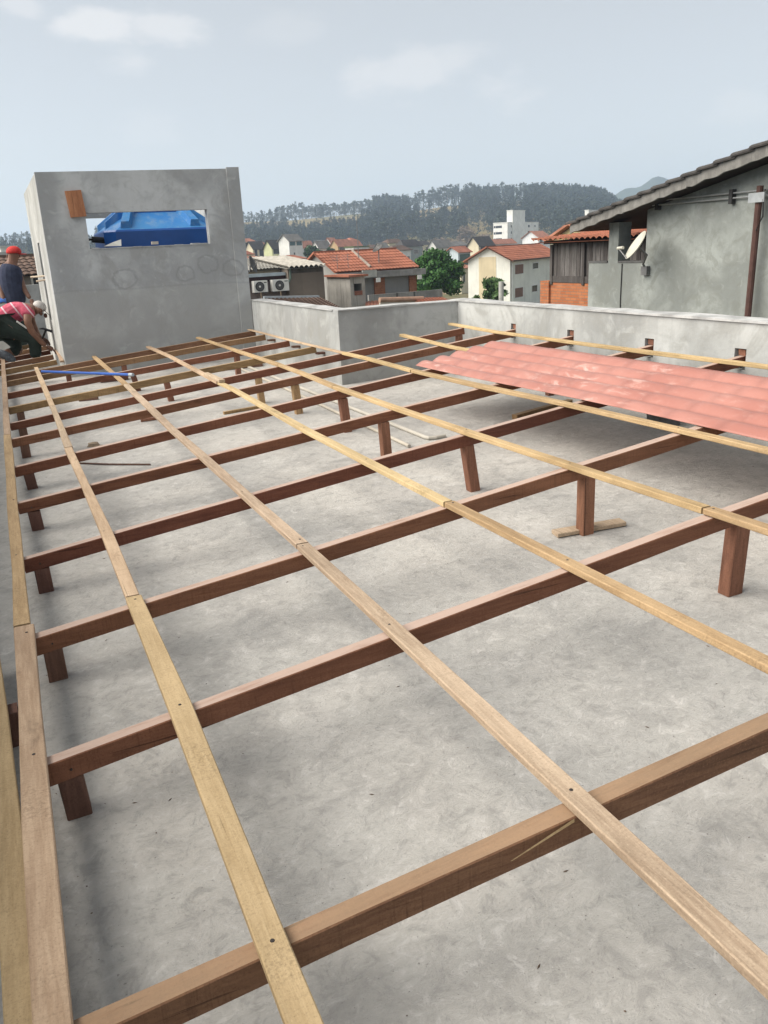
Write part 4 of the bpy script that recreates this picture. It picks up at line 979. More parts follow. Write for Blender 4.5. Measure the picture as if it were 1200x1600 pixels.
# stair tower in front of it
TC = at(547, 440, 45); TC = Vector((TC.x, TC.y, 0)); tu, tv = dirv(AZM), dirv(AZM-90)
Lt, Lr = reach(TC, tv, 510), reach(TC, tu, 568); tz = at(547, 433, 45).z
te = empty('stair_tower', TC+tu*Lr/2+tv*Lt/2+UP*GZ, 'streaked grey concrete stair tower with a dark opening beside the red roof', 'tower')
strk = paint('streaked_concrete', (.37, .355, .325), .2, 1.2, .9, .1, streak=.75, kind='World')
d0, d1 = reach(TC, tu, 550.5), reach(TC, tu, 563); w0, w1 = at(556, 461, 45.3).z, at(556, 443, 45.3).z
wall_with_holes(TC+UP*(GZ-1), tu, UP, tv*.2, Lr, tz-GZ+1, [(d0, d1, w0-GZ+1, w1-GZ+1)]).obj('front_wall', strk, te)
G().obox(TC+tv*.201+UP*(GZ-1), tv*(Lt-.2), tu*.2, UP*(tz-GZ+1)).obj('side_wall', strk, te)
G().obox(TC+tv*(Lt+.002)+UP*(GZ-1), tv*.2, tu*Lr, UP*(tz-GZ+1)).obj('back_wall', strk, te)
G().obox(TC+tu*(Lr-.15)+tv*.201+UP*(GZ-1), tv*(Lt-.2), tu*.15, UP*(tz-GZ+1)).obj('side_wall', strk, te)
G().obox(TC-tu*.15-tv*.15+UP*(tz+.002), tu*(Lr+.3), tv*(Lt+.3), UP*.1).obj('lid', roofmat('terra'), te)
G().obox(TC+tu*d0-tv*.03+UP*w0, tu*(d1-d0), tv*.02, UP*.22).obj('railing', paint('rust_rail', (.22, .09, .06), .2), te)
o1 = at(570, 480, 46); G().wave_roof(at(571, 481, 44), at(592, 480, 44.5), at(592, 470, 46), at(571, 472, 46), .2, .35, .05).obj('low_tiled_roof', roofmat('terra2'), te)
lw = empty('low_wall', at(620, 475, 40), 'low cream wall with a rounded coping and red tiles behind the parapet', 'wall')
a_, b_ = at(594, 469, 40), at(662, 467, 41); G().obox(Vector((a_.x, a_.y, GZ)), Vector((b_.x-a_.x, b_.y-a_.y, 0)), Vector((0, .15, 0)), UP*(a_.z-GZ)).obj('wall', wallmat((.42, .38, .32)), lw)
G().tube([a_+Vector((0, .07, 0)), b_+Vector((0, .07, .0))], .13, 10).obj('coping', paint('coping_clay', (.33, .21, .15), .25, 3), lw)
G().wave_roof(at(652, 473, 39), at(702, 471, 40), at(690, 465.5, 43), at(646, 467, 42), .2, .35, .05).obj('tiles', roofmat('terra2'), lw)

# ------------------------------------------------------------------ brown house with the two air conditioners
ah = empty('brown_house', at(440, 440, 43)-UP*6, 'brown rendered house with pale corrugated roof behind the parapet', 'house')
AC = at(385, 440, 42); AC = Vector((AC.x, AC.y, 0)); au, av = dirv(AZM), dirv(AZM-90)
ax = lambda x: reach(AC, au, x)
def az_(y, x=415): 
    s = ax(x); p = AC+au*s; return at(x, y, math.hypot(p.x, p.y)).z
brw = paint('brown_render', (.20, .165, .135), .15, .6, .85, .05, streak=.2, kind='World'); mauve = paint('mauve_render', (.17, .135, .125), .35, 1.2, .85, .1, streak=.4, kind='World')
G().obox(AC-au*3+UP*(GZ-1), au*(ax(443)+3), av*.2, UP*(az_(440)-GZ+1)).obj('wall', mauve, ah)
G().obox(AC-au*3-av*.02+UP*(az_(440)+.002), au*(ax(443)+3), av*.2, UP*(az_(432)-az_(440))).obj('fascia', paint('maroon_fascia', (.045, .02, .02), .3, 2), ah)
G().obox(AC-au*3-av*.16+UP*(az_(432)+.006), au*(ax(442)+3), av*.2, UP*(az_(427)-az_(432))).obj('gutter', paint('blue_grey_gutter', (.36, .42, .46), .15, 3, .5), ah)
G().obox(AC-au*3+av*.5+UP*(az_(428)), au*(ax(442)+3), av*.2, UP*(az_(420)-az_(428))).obj('upper_wall', wallmat((.5, .42, .30)), ah)
G().obox(AC+au*ax(443.2)-av*.35+UP*(GZ-1), au*(ax(499)-ax(443)), av*5, UP*(az_(419, 470)-GZ+1)).obj('wing', brw, ah)
G().obox(AC+au*ax(447)-av*.39+UP*(az_(426, 470)), au*(ax(497)-ax(447)), av*.035, UP*(az_(419.5, 470)-az_(426, 470))).obj('dark_band', paint('dark_render', (.09, .08, .072), .4, 3), ah)  # separate dark strip along the top of the wing wall, below the roof edge
fib = paint('fibre_cement', (.36, .34, .30), .25, 2.5, .9, .2, kind='World')
ez = az_(417, 470)
G().wave_roof(AC+au*ax(438)-av*.65+UP*ez, AC+au*ax(499)-av*.65+UP*ez, AC+au*ax(499)+av*4.5+UP*(ez+.5), AC+au*ax(438)+av*4.5+UP*(ez+.5), .28, 5, .10, 0).obj('wing_roof', fib, ah)
G().wave_roof(AC-au*3+av*.3+UP*az_(425, 400), AC+au*ax(441)+av*.3+UP*az_(419, 440), AC+au*ax(446)+av*6+UP*az_(400, 440), AC-au*3+av*6+UP*az_(400, 400), .18, .5, .05).obj('main_roof', roofmat('pale'), ah)
G().tube([AC+au*ax(446)-av*.42+UP*az_(421), AC+au*ax(446)-av*.42+UP*az_(437), AC+au*ax(443)-av*.42+UP*az_(442)], .05, 6).obj('downpipe', paint('green_pipe', (.10, .14, .12), .2), ah)
# dark tiled porch roof in front
pr = [at(412, 488, 34), at(548, 492, 34), at(500, 466.5, 40), at(414, 468, 40)]
G().wave_roof(*pr, .24, .40, .06, .05).obj('porch_roof', roofmat('brown'), ah)
G().obox(pr[3]+Vector((0, .05, 0)), (pr[2]-pr[3]), Vector((0, .25, 0)), UP*.14).obj('flashing', paint('lead_flashing', (.25, .28, .30), .2, 3, .6), ah)
wht = paint('appliance_white', (.70, .70, .67), .08, 3, .5, 0); blk = paint('fan_black', (.03, .03, .032), .2, 10, .5, 0)
for k, (x0, x1, y0, y1) in enumerate(((387.5, 409, 439.5, 457.5), (417, 442.5, 437.5, 455.5))):
    s0, s1 = ax(x0), ax(x1); z0, z1 = az_(y1, x0), az_(y0, x0); w, h = s1-s0, z1-z0; o = AC+au*s0-av*.42+UP*z0
    e2 = empty('air_conditioner', o+au*w/2, ('white air conditioner unit on the brown wall, left one beside the tank room', 'white air conditioner unit on the brown wall, right one under the gutter')[k], 'air conditioner')
    G().obox(o, au*w, av*.30, UP*h).obj('casing', wht, e2)
    c = o+au*w*.42+UP*h*.5-av*.002; R = h*.40
    G().lathe(c, [(.001, .004), (R*.98, .004), (R, .02), (R*1.06, .022), (R*1.06, .0)], 28, -av).obj('fan_grille', blk, e2)
    for j in range(3): G().lathe(c-av*.012, [(R*(.35+.22*j)-.01, .012), (R*(.35+.22*j)+.01, .012), (R*(.35+.22*j)+.01, .02), (R*(.35+.22*j)-.01, .02), (R*(.35+.22*j)-.01, .012)], 24, -av).obj('grille_ring', paint('grey_steel', (.2,)*3), e2)
    G().lathe(c-av*.02, [(.001, .02), (R*.22, .018), (R*.24, .0)], 14, -av).obj('hub', wht, e2)
    G().obox(o+au*w*.74-av*.004+UP*h*.80, au*w*.2, av*.003, UP*h*.07).obj('badge', blk, e2)
    for f_ in (.15, .8): G().obox(o+au*w*f_+UP*(-.05), au*.05, av*.418, UP*.048).obj('bracket', blk, e2)
    G().tube([o+au*w*.45-av*.01, o+au*w*.45-av*.01-UP*.35], .02, 6).obj('drain_pipe', paint('drain_tan', (.40, .30, .2)), e2)
db = at(390, 424, 40.5); dish(at(392.5, 414, 40.5), (.80, -.5, .3), .40, 'wall_dish', 'dark satellite dish on the pale roof beside the tank room', db)

# ------------------------------------------------------------------ the town behind
win = lambda f0, f1, z0, z1, *m: (f0, f1, z0, z1, *m)
gg = glass('green_glass', (.02, .07, .06)); dkb = paint('dark_balcony', (.03, .03, .035), .2, 1, .6, 0)
W_, CR, TN = (.72, .72, .69), (.66, .60, .44), (.50, .36, .2)
F2 = (win(.12, .3, -1.9, -.7), win(.55, .8, -1.9, -.7)); F3 = F2 + (win(.12, .3, -4.7, -3.5), win(.55, .8, -4.7, -3.5))
town = [
 ('house with plain orange roof at the far left of the town', 376, 381, 400, 378, 372, 300, CR, 'terra2', 'hip', ((.2, .9, -1.8, -.2, dkb),), ()),
 ('low orange roof just right of the tank room edge', 366, 372, 396, 399, 390, 185, CR, 'terra', 'hip', F2, ()),
 ('orange roof right above the brown house dish', 368, 376, 414, 408, 400, 150, W_, 'terra2', 'hip', F2, ()),
 ('cream house with dark grey roof and small balcony', 385, 396, 415, 388, 378, 240, CR, 'dark', 'gable', ((.1, .35, -2.4, -.3, dkb), (.5, .85, -2.4, -.3, dkb), (.15, .8, -5, -3.8)), ()),
 ('orange roofed house between two dark roofed ones', 399, 404, 420, 385, 377, 270, CR, 'terra2', 'hip', F2, ()),
 ('yellow green house with a dark roof and wide glazed balcony', 415, 426, 448, 387, 376, 205, (.58, .60, .36), 'dark', 'gable', ((.06, .96, -1.5, -.15, dkb), (.06, .62, -3.9, -2.6, dkb)), ()),
 ('tall white house with grey gable roof and green windows', 437, 453, 474, 376, 367, 200, W_, 'grey', 'gable', ((.04, .46, -1.15, -.15, gg), (.54, .96, -1.15, -.15, gg), (.28, .4, -3.2, -2.6)), ()),
 ('small orange roofed house below the tall white one', 444, 449, 476, 406, 398, 130, W_, 'terra', 'hip', ((.25, .4, -1.1, -.2), (.6, .7, -1.1, -.2)), ()),
 ('long orange roof right of the tall white house', 468, 473, 491, 386, 377, 285, W_, 'terra2', 'gable', F2, ()),
 ('white gabled house with grey roof right of the dark bush', 490, 499, 518, 387, 377, 240, W_, 'grey', 'gable', F2, ()),
 ('tiny white house with flat roof far behind the grey roof', 498, 502, 513, 377, 374, 330, W_, (.5, .5, .48), 'flat', ((.2, .6, -1.6, -.6),), ()),
 ('white house with terracotta roof left of the orange house', 512, 518, 528, 380, 372, 290, W_, 'terra2', 'gable', F2, ()),
 ('orange walled house with terracotta roof and wide window', 519, 529, 550, 384, 375, 230, TN, 'terra2', 'gable', ((.1, .85, -1.7, -.4),), ()),
 ('long low terracotta roof with a little turret behind it', 540, 545, 566, 384, 376, 245, TN, 'terra2', 'gable', F2, ()),
 ('small square turret with a tiny red roof', 546, 549, 559, 376, 371, 250, TN, 'terra', 'hip', ((.3, .7, -1.1, -.4),), ()),
 ('flat roofed white building with plants on its roof', 548, 553, 577, 387, 381, 210, W_, (.10, .13, .05), 'flat', F2, ()),
 ('low brownish roofed house behind the antenna mast', 574, 579, 594, 387, 382, 260, CR, 'brown', 'hip', F2, ()),
 ('white gabled house with small grey roof in the middle of town', 590, 597, 609, 388, 380, 230, W_, 'grey', 'gable', F2, ()),
 ('tan house with dark hip roof in the middle of town', 604, 609, 632, 380, 373, 235, CR, 'brown', 'hip', F2, ()),
 ('white house with brown roof and maroon ground floor', 611, 616, 642, 392, 383, 175, W_, 'brown', 'hip', ((.08, .92, -2.9, -1.2, paint('maroon_door', (.06, .02, .022))),), ()),
 ('large dark hip roofed house beside the big green tree', 622, 630, 660, 386, 374, 220, (.3, .33, .33), 'dark', 'hip', F3, ()),
 ('low dark roof peeping over the big green tree', 650, 655, 674, 383, 376, 300, CR, 'dark', 'hip', F2, ()),
 ('white house with pale grey gable roof right of the big tree', 669, 682, 706, 386, 376, 230, W_, 'grey', 'gable', F3, ()),
 ('brick red house with grey roof', 699, 704, 731, 385, 377, 245, (.33, .13, .08), 'grey', 'hip', F3, ()),
 ('pale blue house with orange roof and dark glass front', 698, 716, 735, 394, 387, 150, (.55, .62, .66), 'terra', 'gable', ((.1, .95, -2.4, -.3, gg), (.1, .95, -5, -3, dkb)), ()),
 ('orange roofed annex in front of the white house', 716, 720, 740, 420, 413, 120, CR, 'terra2', 'hip', F2, ()),
 ('cream gabled house with grey roof left of the white towers', 731, 748, 772, 383, 371, 205, CR, 'dark', 'gable', ((.1, .9, -1.2, -.2, dkb),), ()),
 ('long low orange roof in front of the white tower', 766, 772, 806, 381, 375, 230, W_, 'terra2', 'gable', F2, ()),
 ('bright white house with orange roof in front of the white tower', 816, 841, 859, 371, 362, 240, (.74, .76, .76), 'terra2', 'gable', ((.12, .35, -1.6, -.6), (.6, .9, -1.6, -.6)), ()),
]
for (lab, x0, xc, x1, ye, yr, D, w, rf, st, fr, sd) in town: house(lab, x0, xc, x1, ye, yr, D, w, rf, 56, st, fr, sd)
# apartment towers
def tower(label, blocks, D, rows):
    e = empty('apartment_tower', at(blocks[0][1], 400, D)-UP*6, label, 'building')
    for (x0, xc, x1, yt, cols_u, cols_v) in blocks:
        C = at(xc, 400, D); C = Vector((C.x, C.y, 0)); u = dirv(58); v = dirv(-32); Lu, Lv = reach(C, u, x1), reach(C, v, x0); zt = at(xc, yt, D).z; zb = -4.
        G().prism([C+UP*zb, C+u*Lu+UP*zb, C+u*Lu+v*Lv+UP*zb, C+v*Lv+UP*zb], UP*(zt-zb)).obj('block', wallmat((.74, .74, .70)), e)
        G().prism([p+UP*(zt+.003) for p in (C-u*.15-v*.15, C+u*(Lu+.15)-v*.15, C+u*(Lu+.15)+v*(Lv+.15), C-u*.15+v*(Lv+.15))], UP*.3).obj('parapet', wallmat((.66, .66, .62)), e)
        for r_ in range(rows):
            z = zt-2.2-2.8*r_
            for f_, w_ in cols_u: window(e, C, u, -v, f_*Lu, f_*Lu+w_, z, z+1.15)
            for f_, w_ in cols_v: window(e, C, v, -u, f_*Lv, f_*Lv+w_, z, z+1.15)
    return e
tower('white apartment tower with rows of small windows below the wooded hill', [(771, 793, 841, 348, ((.10, 1.1), (.30, 1.1), (.5, 1.1), (.64, 2.2), (.86, 1.2)), ((.38, 3.4), (.85, .9)))], 410, 6)
tower('tall white lift block rising out of the apartment tower', [(792, 801, 820, 329, (), ())], 414, 0)
G_ = tower('second white apartment block half hidden by the grey house roof', [(892, 897, 925, 346, ((.2, 1.2), (.6, 1.2)), ())], 400, 4)
tower('narrow white lift block above the roof of the grey house', [(912, 918, 934, 329, (), ())], 404, 0)

# ------------------------------------------------------------------ houses at the far left
house('house with an old brown tiled roof left of the tank room', -60, -40, 62, 432, 408, 34, (.20, .18, .16), 'brown', 82, 'gable', ((.70, .93, -1.0, -.1, dkb),), tile=True)
house('pale house with a roof terrace at the far left', -40, -10, 9, 400, 396, 95, (.42, .39, .34), (.4, .4, .38), 62, 'flat', ((.3, .7, -1.6, -.6), ))
house('white box house above the brown roof at the left', -5, 3, 26, 388, 384, 140, W_, (.5, .5, .48), 60, 'flat', F2)
lwp = at(20, 455, 22); g = G(); a_, b_ = at(-60, 452, 21), at(66, 449, 21.5); g.obox(Vector((a_.x, a_.y, GZ)), Vector((b_.x-a_.x, b_.y-a_.y, 0)), (0, .15, 0), UP*(a_.z-GZ))
tag(g.obj('boundary_wall', pl_par), 'pale rendered boundary wall behind the two workers', 'wall')

# ------------------------------------------------------------------ trees
def tree(label, px, D, ztop_py, x0, x1, base, n, c1, c2, seed, name='tree', leaf=.13, trunk_r=.16, py0=None):
    r = random.Random(seed); p = at(px, 400, D); p = Vector((p.x, p.y, base)); zt = at(px, ztop_py, D).z; wdt = (x1-x0)/F*D/2
    zlow = at(px, py0, D).z if py0 else base+(zt-base)*.35
    e = empty(name, p, label, 'tree'); H = zt-base
    g = G(); crown_c = Vector((p.x, p.y, (zt+zlow)/2)); g.tube([p, p.lerp(crown_c, .6)+Vector((.1, .05, 0)), crown_c+UP*(zt-zlow)*.2], [trunk_r, trunk_r*.75, trunk_r*.3], 8)
    cr = G(); clumps = []
    for k in range(46):
        d = Vector((r.gauss(0, 1), r.gauss(0, 1), r.gauss(0, 1))).normalized(); q = r.random()**.45
        ex = .80 if d.z > 0 else .92
        c = crown_c + Vector((d.x*wdt*ex*q, d.y*wdt*ex*q, d.z*(zt-zlow)/2*.86*q)); clumps.append(c)
    for c in clumps[:16]: g.tube([crown_c-UP*(zt-zlow)*.25, crown_c.lerp(c, .5)-UP*.15, c], [trunk_r*.35, trunk_r*.2, trunk_r*.08], 5)
    g.obj('trunk', paint('dark_bark', (.09, .07, .055), .3, 5), e)
    for c in clumps: leaf_cloud(cr, c, wdt*r.uniform(.22, .36), wdt*r.uniform(.15, .26), n//46, leaf, r, .5)
    cr.obj('crown', leafmat(name+'_leaves'+str(seed), c1, c2), e)
tree('big bright green tree between the red roofed and the white house', 684, 70, 384, 638, 731, GZ+1, 12000, (.016, .055, .010), (.04, .115, .018), 3, 'broadleaf_tree', .14, py0=474)
tree('small leafy tree in front of the white house', 770, 60, 431, 750, 792, GZ+1, 1300, (.035, .075, .02), (.07, .13, .04), 4, 'young_tree', .16, .07, py0=474)
tree('low pale green bush at the foot of the white house', 743, 58, 462, 736, 750, GZ+1, 500, (.05, .09, .025), (.10, .16, .05), 5, 'bush', .12, .05, py0=474)
tree('dark rounded tree between white and grey roofed town houses', 488, 180, 383, 474, 501, ground_z(180), 2200, (.015, .04, .014), (.03, .07, .025), 6, 'dark_tree', .3, py0=408)
tree('light green tree behind the brown roof at the left', 47, 60, 397, 33, 60, GZ+1, 1500, (.05, .08, .02), (.11, .16, .045), 8, 'pale_tree', .14, py0=420)
tree('small dark tree beside the white house with grey roof', 517, 215, 386, 510, 522, ground_z(215), 900, (.02, .045, .018), (.04, .08, .03), 9, 'garden_tree', .3, py0=398)
# bare-branched brownish trees at the foot of the hill
for k, (px, D, yt, x0, x1) in enumerate(((730, 480, 351, 712, 748), (755, 470, 366, 735, 770), (690, 470, 372, 670, 712))):
    tree(('round brown dry tree at the foot of the hill left of the tower', 'low brown dry bush beside the foot of the white tower', 'brown dry scrub behind the white gabled house')[k], px, D, yt, x0, x1, ground_z(D)-1, 1500, (.13, .095, .06), (.2, .15, .10), 20+k, 'dry_tree', .5, py0=388)
pq = at(783, 440, 55); tag(G().tube([(pq.x, pq.y, GZ), pq], .16, 10).obj('concrete_post', paint('pale_post', (.42, .42, .4), .15, 3)), 'pale concrete post in front of the white house', 'post')

# ------------------------------------------------------------------ workers
def skin(name, chain, edges, mat, parent, sub=2, root=0):
    vs = [Vector(c[:3]) for c in chain]; o3 = WLOC[parent.name]
    me = bpy.data.meshes.new(name); me.from_pydata([tuple(v - o3) for v in vs], edges, []); me.materials.append(mat)
    o = bpy.data.objects.new(name, me); COL.objects.link(o); o.parent = parent
    o.modifiers.new('skin', 'SKIN'); me_s = me.skin_vertices[0].data if me.skin_vertices else None
    if me_s is None:
        bpy.context.view_layer.objects.active = o
        me.attributes  # skin layer is made below
    if sub: 
        sm = o.modifiers.new('sub', 'SUBSURF'); sm.levels = sub; sm.render_levels = sub
    bm = bmesh.new(); bm.from_mesh(me); lay_ = bm.verts.layers.skin.verify(); bm.verts.ensure_lookup_table()
    for i, c in enumerate(chain):
        r = c[3]; bm.verts[i][lay_].radius = r if isinstance(r, tuple) else (r, r); bm.verts[i][lay_].use_root = (i == root)
    bm.to_mesh(me); bm.free(); me.polygons.foreach_set('use_smooth', [True]*len(me.polygons))
    return o
def pt(px, py, Y, r): p = onY(px, py, Y); return (p.x, p.y, p.z, r)
skinm = paint('skin_tone', (.20, .10, .065), .15, 20, .55, .05, .4)
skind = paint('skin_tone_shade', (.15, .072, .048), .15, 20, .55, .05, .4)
def ball(g, c, rx, ry, rz, n=12, m=8, zmin=-1.):
    prof = [(math.sin(PI*k/m)*1., -math.cos(PI*k/m)) for k in range(m+1)]; vs = []; b0 = len(g.v)
    g2 = G(); g2.lathe((0, 0, 0), [(max(.001, a), max(zmin, b)) for a, b in prof], n); c = Vector(c)
    g.add([(c.x+a*rx, c.y+b*ry, c.z+d*rz) for a, b, d in g2.v], g2.f); return g
# --- kneeling worker, facing right, bent over the batten
KY = 11.35
kn = empty('person', onY(30, 560, KY), 'kneeling worker in a pink striped shirt and white cap hammering a batten', 'person')
body = [pt(-2, 503, KY, .12), pt(10, 497, KY, .13), pt(28, 485, KY, .125), pt(46, 484, KY, .10), pt(54, 484, KY-.01, .055), pt(61, 481, KY-.02, .095), pt(65, 489, KY-.02, .085),      # 0-6 pelvis..head
        pt(44, 487, KY-.20, .058), pt(43, 503, KY-.24, .048), pt(50, 519, KY-.22, .043), pt(63, 533, KY-.2, .034), pt(72, 541, KY-.2, .030),  # 7-11 near arm to the wrist
        pt(46, 486, KY+.18, .055), pt(50, 503, KY+.24, .045), pt(58, 522, KY+.2, .038), pt(64, 529, KY+.12, .030),              # 12-15 far arm
        pt(8, 510, KY-.12, .10), pt(42, 524, KY-.15, .075), pt(54, 530, KY-.15, .07), pt(56, 548, KY-.13, .055), pt(55, 561, KY-.13, .045), pt(64, 564, KY-.13, .04),   # 16-21 near leg
        pt(2, 512, KY+.12, .10), pt(20, 530, KY+.1, .08), pt(30, 549, KY+.05, .065), pt(12, 551, KY+.02, .055), pt(4, 556, KY-.02, .045)]                                    # 22-26 far leg kneeling
be_ = [(0, 1), (1, 2), (2, 3), (3, 4), (4, 5), (5, 6), (3, 7), (7, 8), (8, 9), (9, 10), (10, 11), (3, 12), (12, 13), (13, 14), (14, 15), (0, 16), (16, 17), (17, 18), (18, 19), (19, 20), (20, 21), (0, 22), (22, 23), (23, 24), (24, 25), (25, 26)]
skin('body', body, be_, skinm, kn)
t = NT('pink_striped_shirt'); v = t.coord(kind='World', rndoff=False); sep = t.n.new('ShaderNodeSeparateXYZ'); t.link(v, sep.inputs[0])
s_ = t.math('SINE', t.math('ADD', t.math('MULTIPLY', sep.outputs[0], 46.), t.math('MULTIPLY', sep.outputs[2], 26.))); nf = t.noise(v, 14, 4)
pinkm = t.done(t.mix(t.rng(s_, .86, .95), t.mix(t.rng(nf, .35, .7), (.38, .06, .10), (.50, .11, .16)), (.58, .42, .46)), .85, .2)
grow = lambda i, k: (*body[i][:3], body[i][3]+k)
skin('shirt', [grow(0, .012), grow(1, .022), grow(2, .022), grow(3, .022), grow(7, .026), pt(43, 495, KY-.225, .074), grow(12, .026), pt(48, 496, KY+.21, .07)], [(0, 1), (1, 2), (2, 3), (3, 4), (4, 5), (3, 6), (6, 7)], pinkm, kn)
dgreen = paint('dark_green_trousers', (.022, .034, .028), .25, 12, .85, .1)
skin('trousers', [grow(0, .05), grow(16, .04), grow(17, .02), grow(18, .018), grow(19, .024), grow(20, .022), grow(22, .04), grow(23, .02), grow(24, .018), grow(25, .02)], [(0, 1), (1, 2), (2, 3), (3, 4), (4, 5), (0, 6), (6, 7), (7, 8), (8, 9)], dgreen, kn)
g = G(); g.tube([pt(26, 502, KY-.245, 0)[:3], pt(42, 513, KY-.24, 0)[:3]], .012, 6); g.obj('trouser_stripe', paint('stripe_white', (.6, .6, .58)), kn)
g = G(); c = Vector(pt(62, 479, KY-.02, 0)[:3]); ball(g, c, .082, .082, .068, 14, 9, -.4)
qr = Matrix.Rotation(rad(38), 3, 'Y'); g.v = [tuple(c + qr @ (Vector(w)-c)) for w in g.v]
cap = g.obj('cap', paint('cap_white', (.46, .44, .42), .15, 18), kn, True)
a0 = Vector(pt(69, 489, KY-.02, 0)[:3]); g = G(); n = 8; vs = []
for k in range(n+1):
    th = -PI/2+PI*k/n; vs.append(c + Vector((.035, .075*math.sin(th), -.035))); vs.append(c + Vector((.045+.055*math.cos(th), .07*math.sin(th), -.045-.065*math.cos(th))))
g.add(vs, [(2*k, 2*k+1, 2*k+3, 2*k+2) for k in range(n)]); o = g.obj('cap_brim', paint('brim_dark', (.08, .05, .05)), cap); o.modifiers.new('t', 'SOLIDIFY').thickness = .006
g = G(); sp = Vector(pt(9, 556, KY-.05, 0)[:3]); ball(g, sp, .13, .06, .055, 12, 8); qr = Matrix.Rotation(rad(35), 3, 'Y'); g.v = [tuple(sp + qr @ (Vector(w)-sp)) for w in g.v]
g.obj('shoe', paint('grey_shoe', (.16, .18, .21), .5, 40, .8, .3), kn, True)
g = G(); sp = Vector(pt(62, 564, KY-.13, 0)[:3]); ball(g, sp, .12, .045, .045, 12, 8); g.obj('shoe', paint('grey_shoe', (.16,)*3), kn, True)
def hand(parent, wrist, to, curl, m):
    w = Vector(wrist); d = (Vector(to)-w).normalized(); s = d.cross(UP).normalized(); nrm = s.cross(d)
    ch = [(*w, .028), (*(w+d*.045), .034), (*(w+d*.085), .030)]; ed = [(0, 1), (1, 2)]
    for k, (off, L) in enumerate(((-.030, .070), (-.010, .080), (.010, .076), (.030, .060))):
        b = w+d*.085+s*off; i = len(ch); ch += [(*b, .0105), (*(b+d*L*.5-nrm*curl*.3), .0095), (*(b+d*L*.85-nrm*curl), .008)]; ed += [(2, i), (i, i+1), (i+1, i+2)]
    i = len(ch); b = w+d*.03-s*.035; ch += [(*b, .013), (*(b+d*.03-s*.025-nrm*curl*.4), .011), (*(b+d*.06-s*.025-nrm*curl), .009)]; ed += [(1, i), (i, i+1), (i+1, i+2)]
    return skin('hand', ch, ed, m, parent, 1)
hand(kn, body[11][:3], pt(82, 546, KY-.2, 0)[:3], .03, skind)
hand(kn, body[15][:3], pt(68, 531, KY+.08, 0)[:3], .045, skind)
# face details and ear on the shaded side
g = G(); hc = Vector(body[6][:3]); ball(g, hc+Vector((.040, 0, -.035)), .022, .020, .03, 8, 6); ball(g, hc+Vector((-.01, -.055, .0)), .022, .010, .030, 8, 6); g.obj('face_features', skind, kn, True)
ham = empty('hammer', pt(68, 530, KY+.08, 0)[:3], 'claw hammer held by the kneeling worker', 'hammer')
h0, h1 = Vector(pt(65, 532, KY+.08, 0)[:3]), Vector(pt(72, 515, KY+.02, 0)[:3])
G().tube([h0, h1], .013, 8).obj('handle', paint('hammer_handle', (.05, .045, .04)), ham)
hd = (h1-h0).normalized(); sd = Vector((.85, -.2, -.35)).normalized()
g = G(); g.tube([h1-sd*.0, h1+sd*.05, h1+sd*.075], [.016, .016, .02], 8); g.tube([h1, h1-sd*.04, h1-sd*.085-UP*.02], [.016, .013, .004], 8); g.obj('head', paint('hammer_steel', (.07, .07, .075), .2, 20, .4, 0, .5, metal=.7), ham)
# --- standing worker seen from behind
SY = 14.0
zoff = -.20
sw_ = empty('person', (onY(22, 540, SY).x, SY, -.16), 'standing worker in a navy tank top and red cap, seen from behind', 'person')
B = [pt(27, 480, SY, .135), pt(22, 462, SY, .125), pt(17, 440, SY, .145), pt(16, 421, SY, .13), pt(18, 410, SY, .058), pt(21, 400, SY, .085), pt(22, 393, SY, .09),
     pt(27, 418, SY, .062), pt(32, 436, SY-.03, .048), pt(38, 452, SY-.08, .040), pt(47, 467, SY-.14, .032),
     pt(3, 420, SY, .062), pt(0, 438, SY, .048), pt(3, 456, SY-.05, .04), pt(6, 470, SY-.1, .032),
     pt(33, 492, SY, .10), pt(32, 520, SY, .075), pt(31, 548, SY+.02, .05), pt(22, 492, SY, .10), pt(20, 520, SY, .075), pt(19, 548, SY+.02, .05)]
zf = -.16+.06
for i in (17, 20): B[i] = (B[i][0], B[i][1], zf, B[i][3])
for i in (16, 19): B[i] = (B[i][0], B[i][1], (B[i-1][2]+zf)/2+.02, B[i][3])
E_ = [(0, 1), (1, 2), (2, 3), (3, 4), (4, 5), (5, 6), (3, 7), (7, 8), (8, 9), (9, 10), (3, 11), (11, 12), (12, 13), (13, 14), (0, 15), (15, 16), (16, 17), (0, 18), (18, 19), (19, 20)]
skin('body', B, E_, skinm, sw_)
gr = lambda i, k: (*B[i][:3], B[i][3]+k)
navy = paint('navy_cotton', (.035, .042, .075), .25, 14, .9, .15)
skin('tank_top', [gr(0, .03), gr(1, .045), gr(2, .05), gr(3, .055), pt(17, 411, SY, .12)], [(0, 1), (1, 2), (2, 3), (3, 4)], navy, sw_)
skin('trousers', [gr(0, .026), gr(15, .03), gr(16, .028), gr(17, .03), gr(18, .03), gr(19, .028), gr(20, .03)], [(0, 1), (1, 2), (2, 3), (0, 4), (4, 5), (5, 6)], dgreen, sw_)
g = G(); c = Vector(pt(21.5, 393.5, SY, 0)[:3]); ball(g, c, .108, .115, .085, 14, 9, -.25); rcap = paint('cap_red', (.52, .035, .03), .2, 16)
cap = g.obj('cap', rcap, sw_, True)
g = G(); vs = []
for k in range(n+1):
    th = -PI/2+PI*k/n; vs.append(c + Vector((.02+.09*math.cos(th)*.7, .06+.08*math.sin(th), -.02))); vs.append(c + Vector((.03+.15*math.cos(th), .10+.10*math.sin(th), -.035)))
g.add(vs, [(2*k, 2*k+1, 2*k+3, 2*k+2) for k in range(n)]); o = g.obj('cap_brim', rcap, cap); o.modifiers.new('t', 'SOLIDIFY').thickness = .006
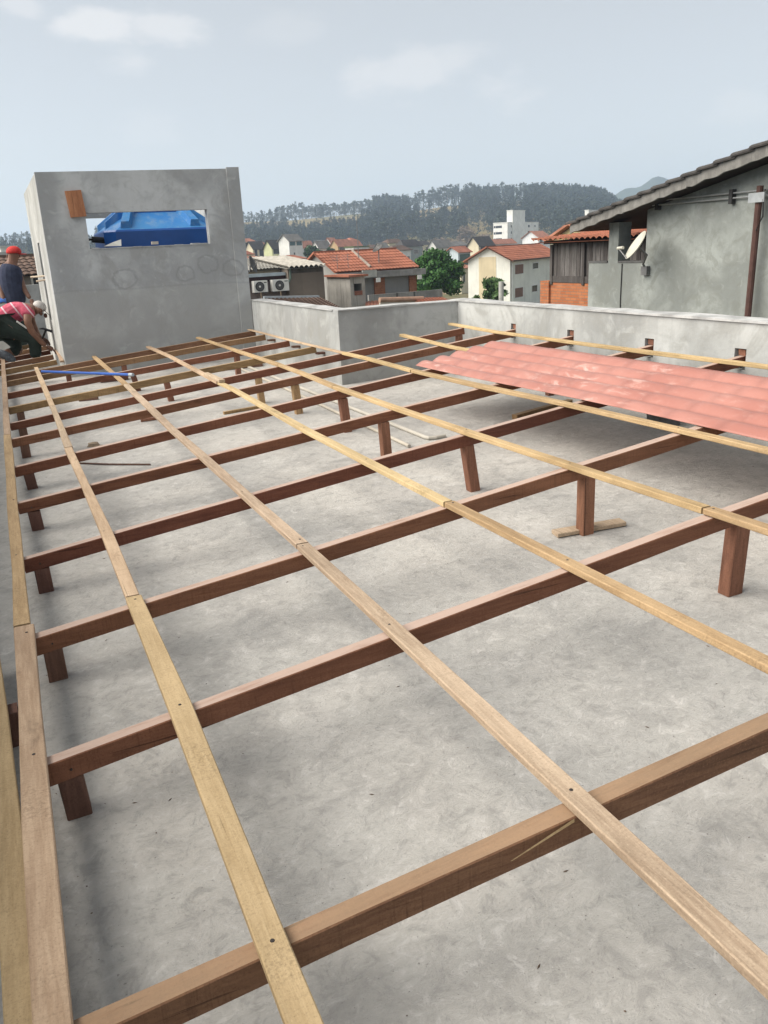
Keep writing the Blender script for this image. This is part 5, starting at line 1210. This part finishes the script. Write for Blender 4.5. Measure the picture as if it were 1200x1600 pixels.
g = G(); hc = Vector(B[5][:3]); ball(g, hc+Vector((.085, .02, .0)), .012, .02, .03, 8, 6); ball(g, hc+Vector((-.085, .02, .0)), .012, .02, .03, 8, 6); g.obj('ear', skind, sw_, True)
hand(sw_, B[10][:3], pt(51, 474, SY-.16, 0)[:3], .03, skinm); hand(sw_, B[14][:3], pt(8, 478, SY-.1, 0)[:3], .03, skinm)
for i in (17, 20):
    g = G(); ball(g, Vector((B[i][0], B[i][1]+.05, -.115)), .05, .13, .045, 12, 8); g.obj('shoe', paint('dark_shoe', (.03, .03, .03)), sw_, True)
a_ = onY(-25, 467, 12.9); b_ = onY(9, 466, 12.9); g = G(); vs = []
for i in range(9):
    for j in range(5): p = a_.lerp(b_, i/8); vs.append((p.x, p.y-.25+.125*j, p.z-.04*(j-2)**2*.25+.012*math.sin(i*2.1+j)))
g.add(vs, [(i*5+j, (i+1)*5+j, (i+1)*5+j+1, i*5+j+1) for i in range(8) for j in range(4)]); o = g.obj('blue_tarp', blue, None, True); o.modifiers.new('t', 'SOLIDIFY').thickness = .01
tag(o, 'folded blue plastic tarp at the left edge behind the workers', 'tarp')
tx0, tx1 = onY(-25, 467, 12.9).x, onY(9, 466, 12.9).x; tzz = a_.z-.06
tag(G().box(tx0, 12.62, slab_z(0, 12.9), tx1, 13.15, tzz-.01).obj('material_box', paint('pale_box', (.4, .4, .38), .2)), 'pale block stack under the blue tarp at the left edge', 'box')

# ------------------------------------------------------------------ haze
g = G(); g.box(-5200, -1200, -40, 5200, 9800, 165); hz = g.obj('haze', None); hz['kind'] = 'stuff'; tag(hz, 'pale dry haze lying over the town and hills', 'haze')
hm = bpy.data.materials.new('haze_air'); hm.use_nodes = True; hn = hm.node_tree
for n_ in list(hn.nodes): hn.nodes.remove(n_)
pv = hn.nodes.new('ShaderNodeVolumePrincipled'); pv.inputs['Color'].default_value = (.62, .77, .98, 1); pv.inputs['Density'].default_value = .00044; pv.inputs['Anisotropy'].default_value = .2
ho = hn.nodes.new('ShaderNodeOutputMaterial'); hn.links.new(pv.outputs[0], ho.inputs['Volume']); hz.data.materials.append(hm)
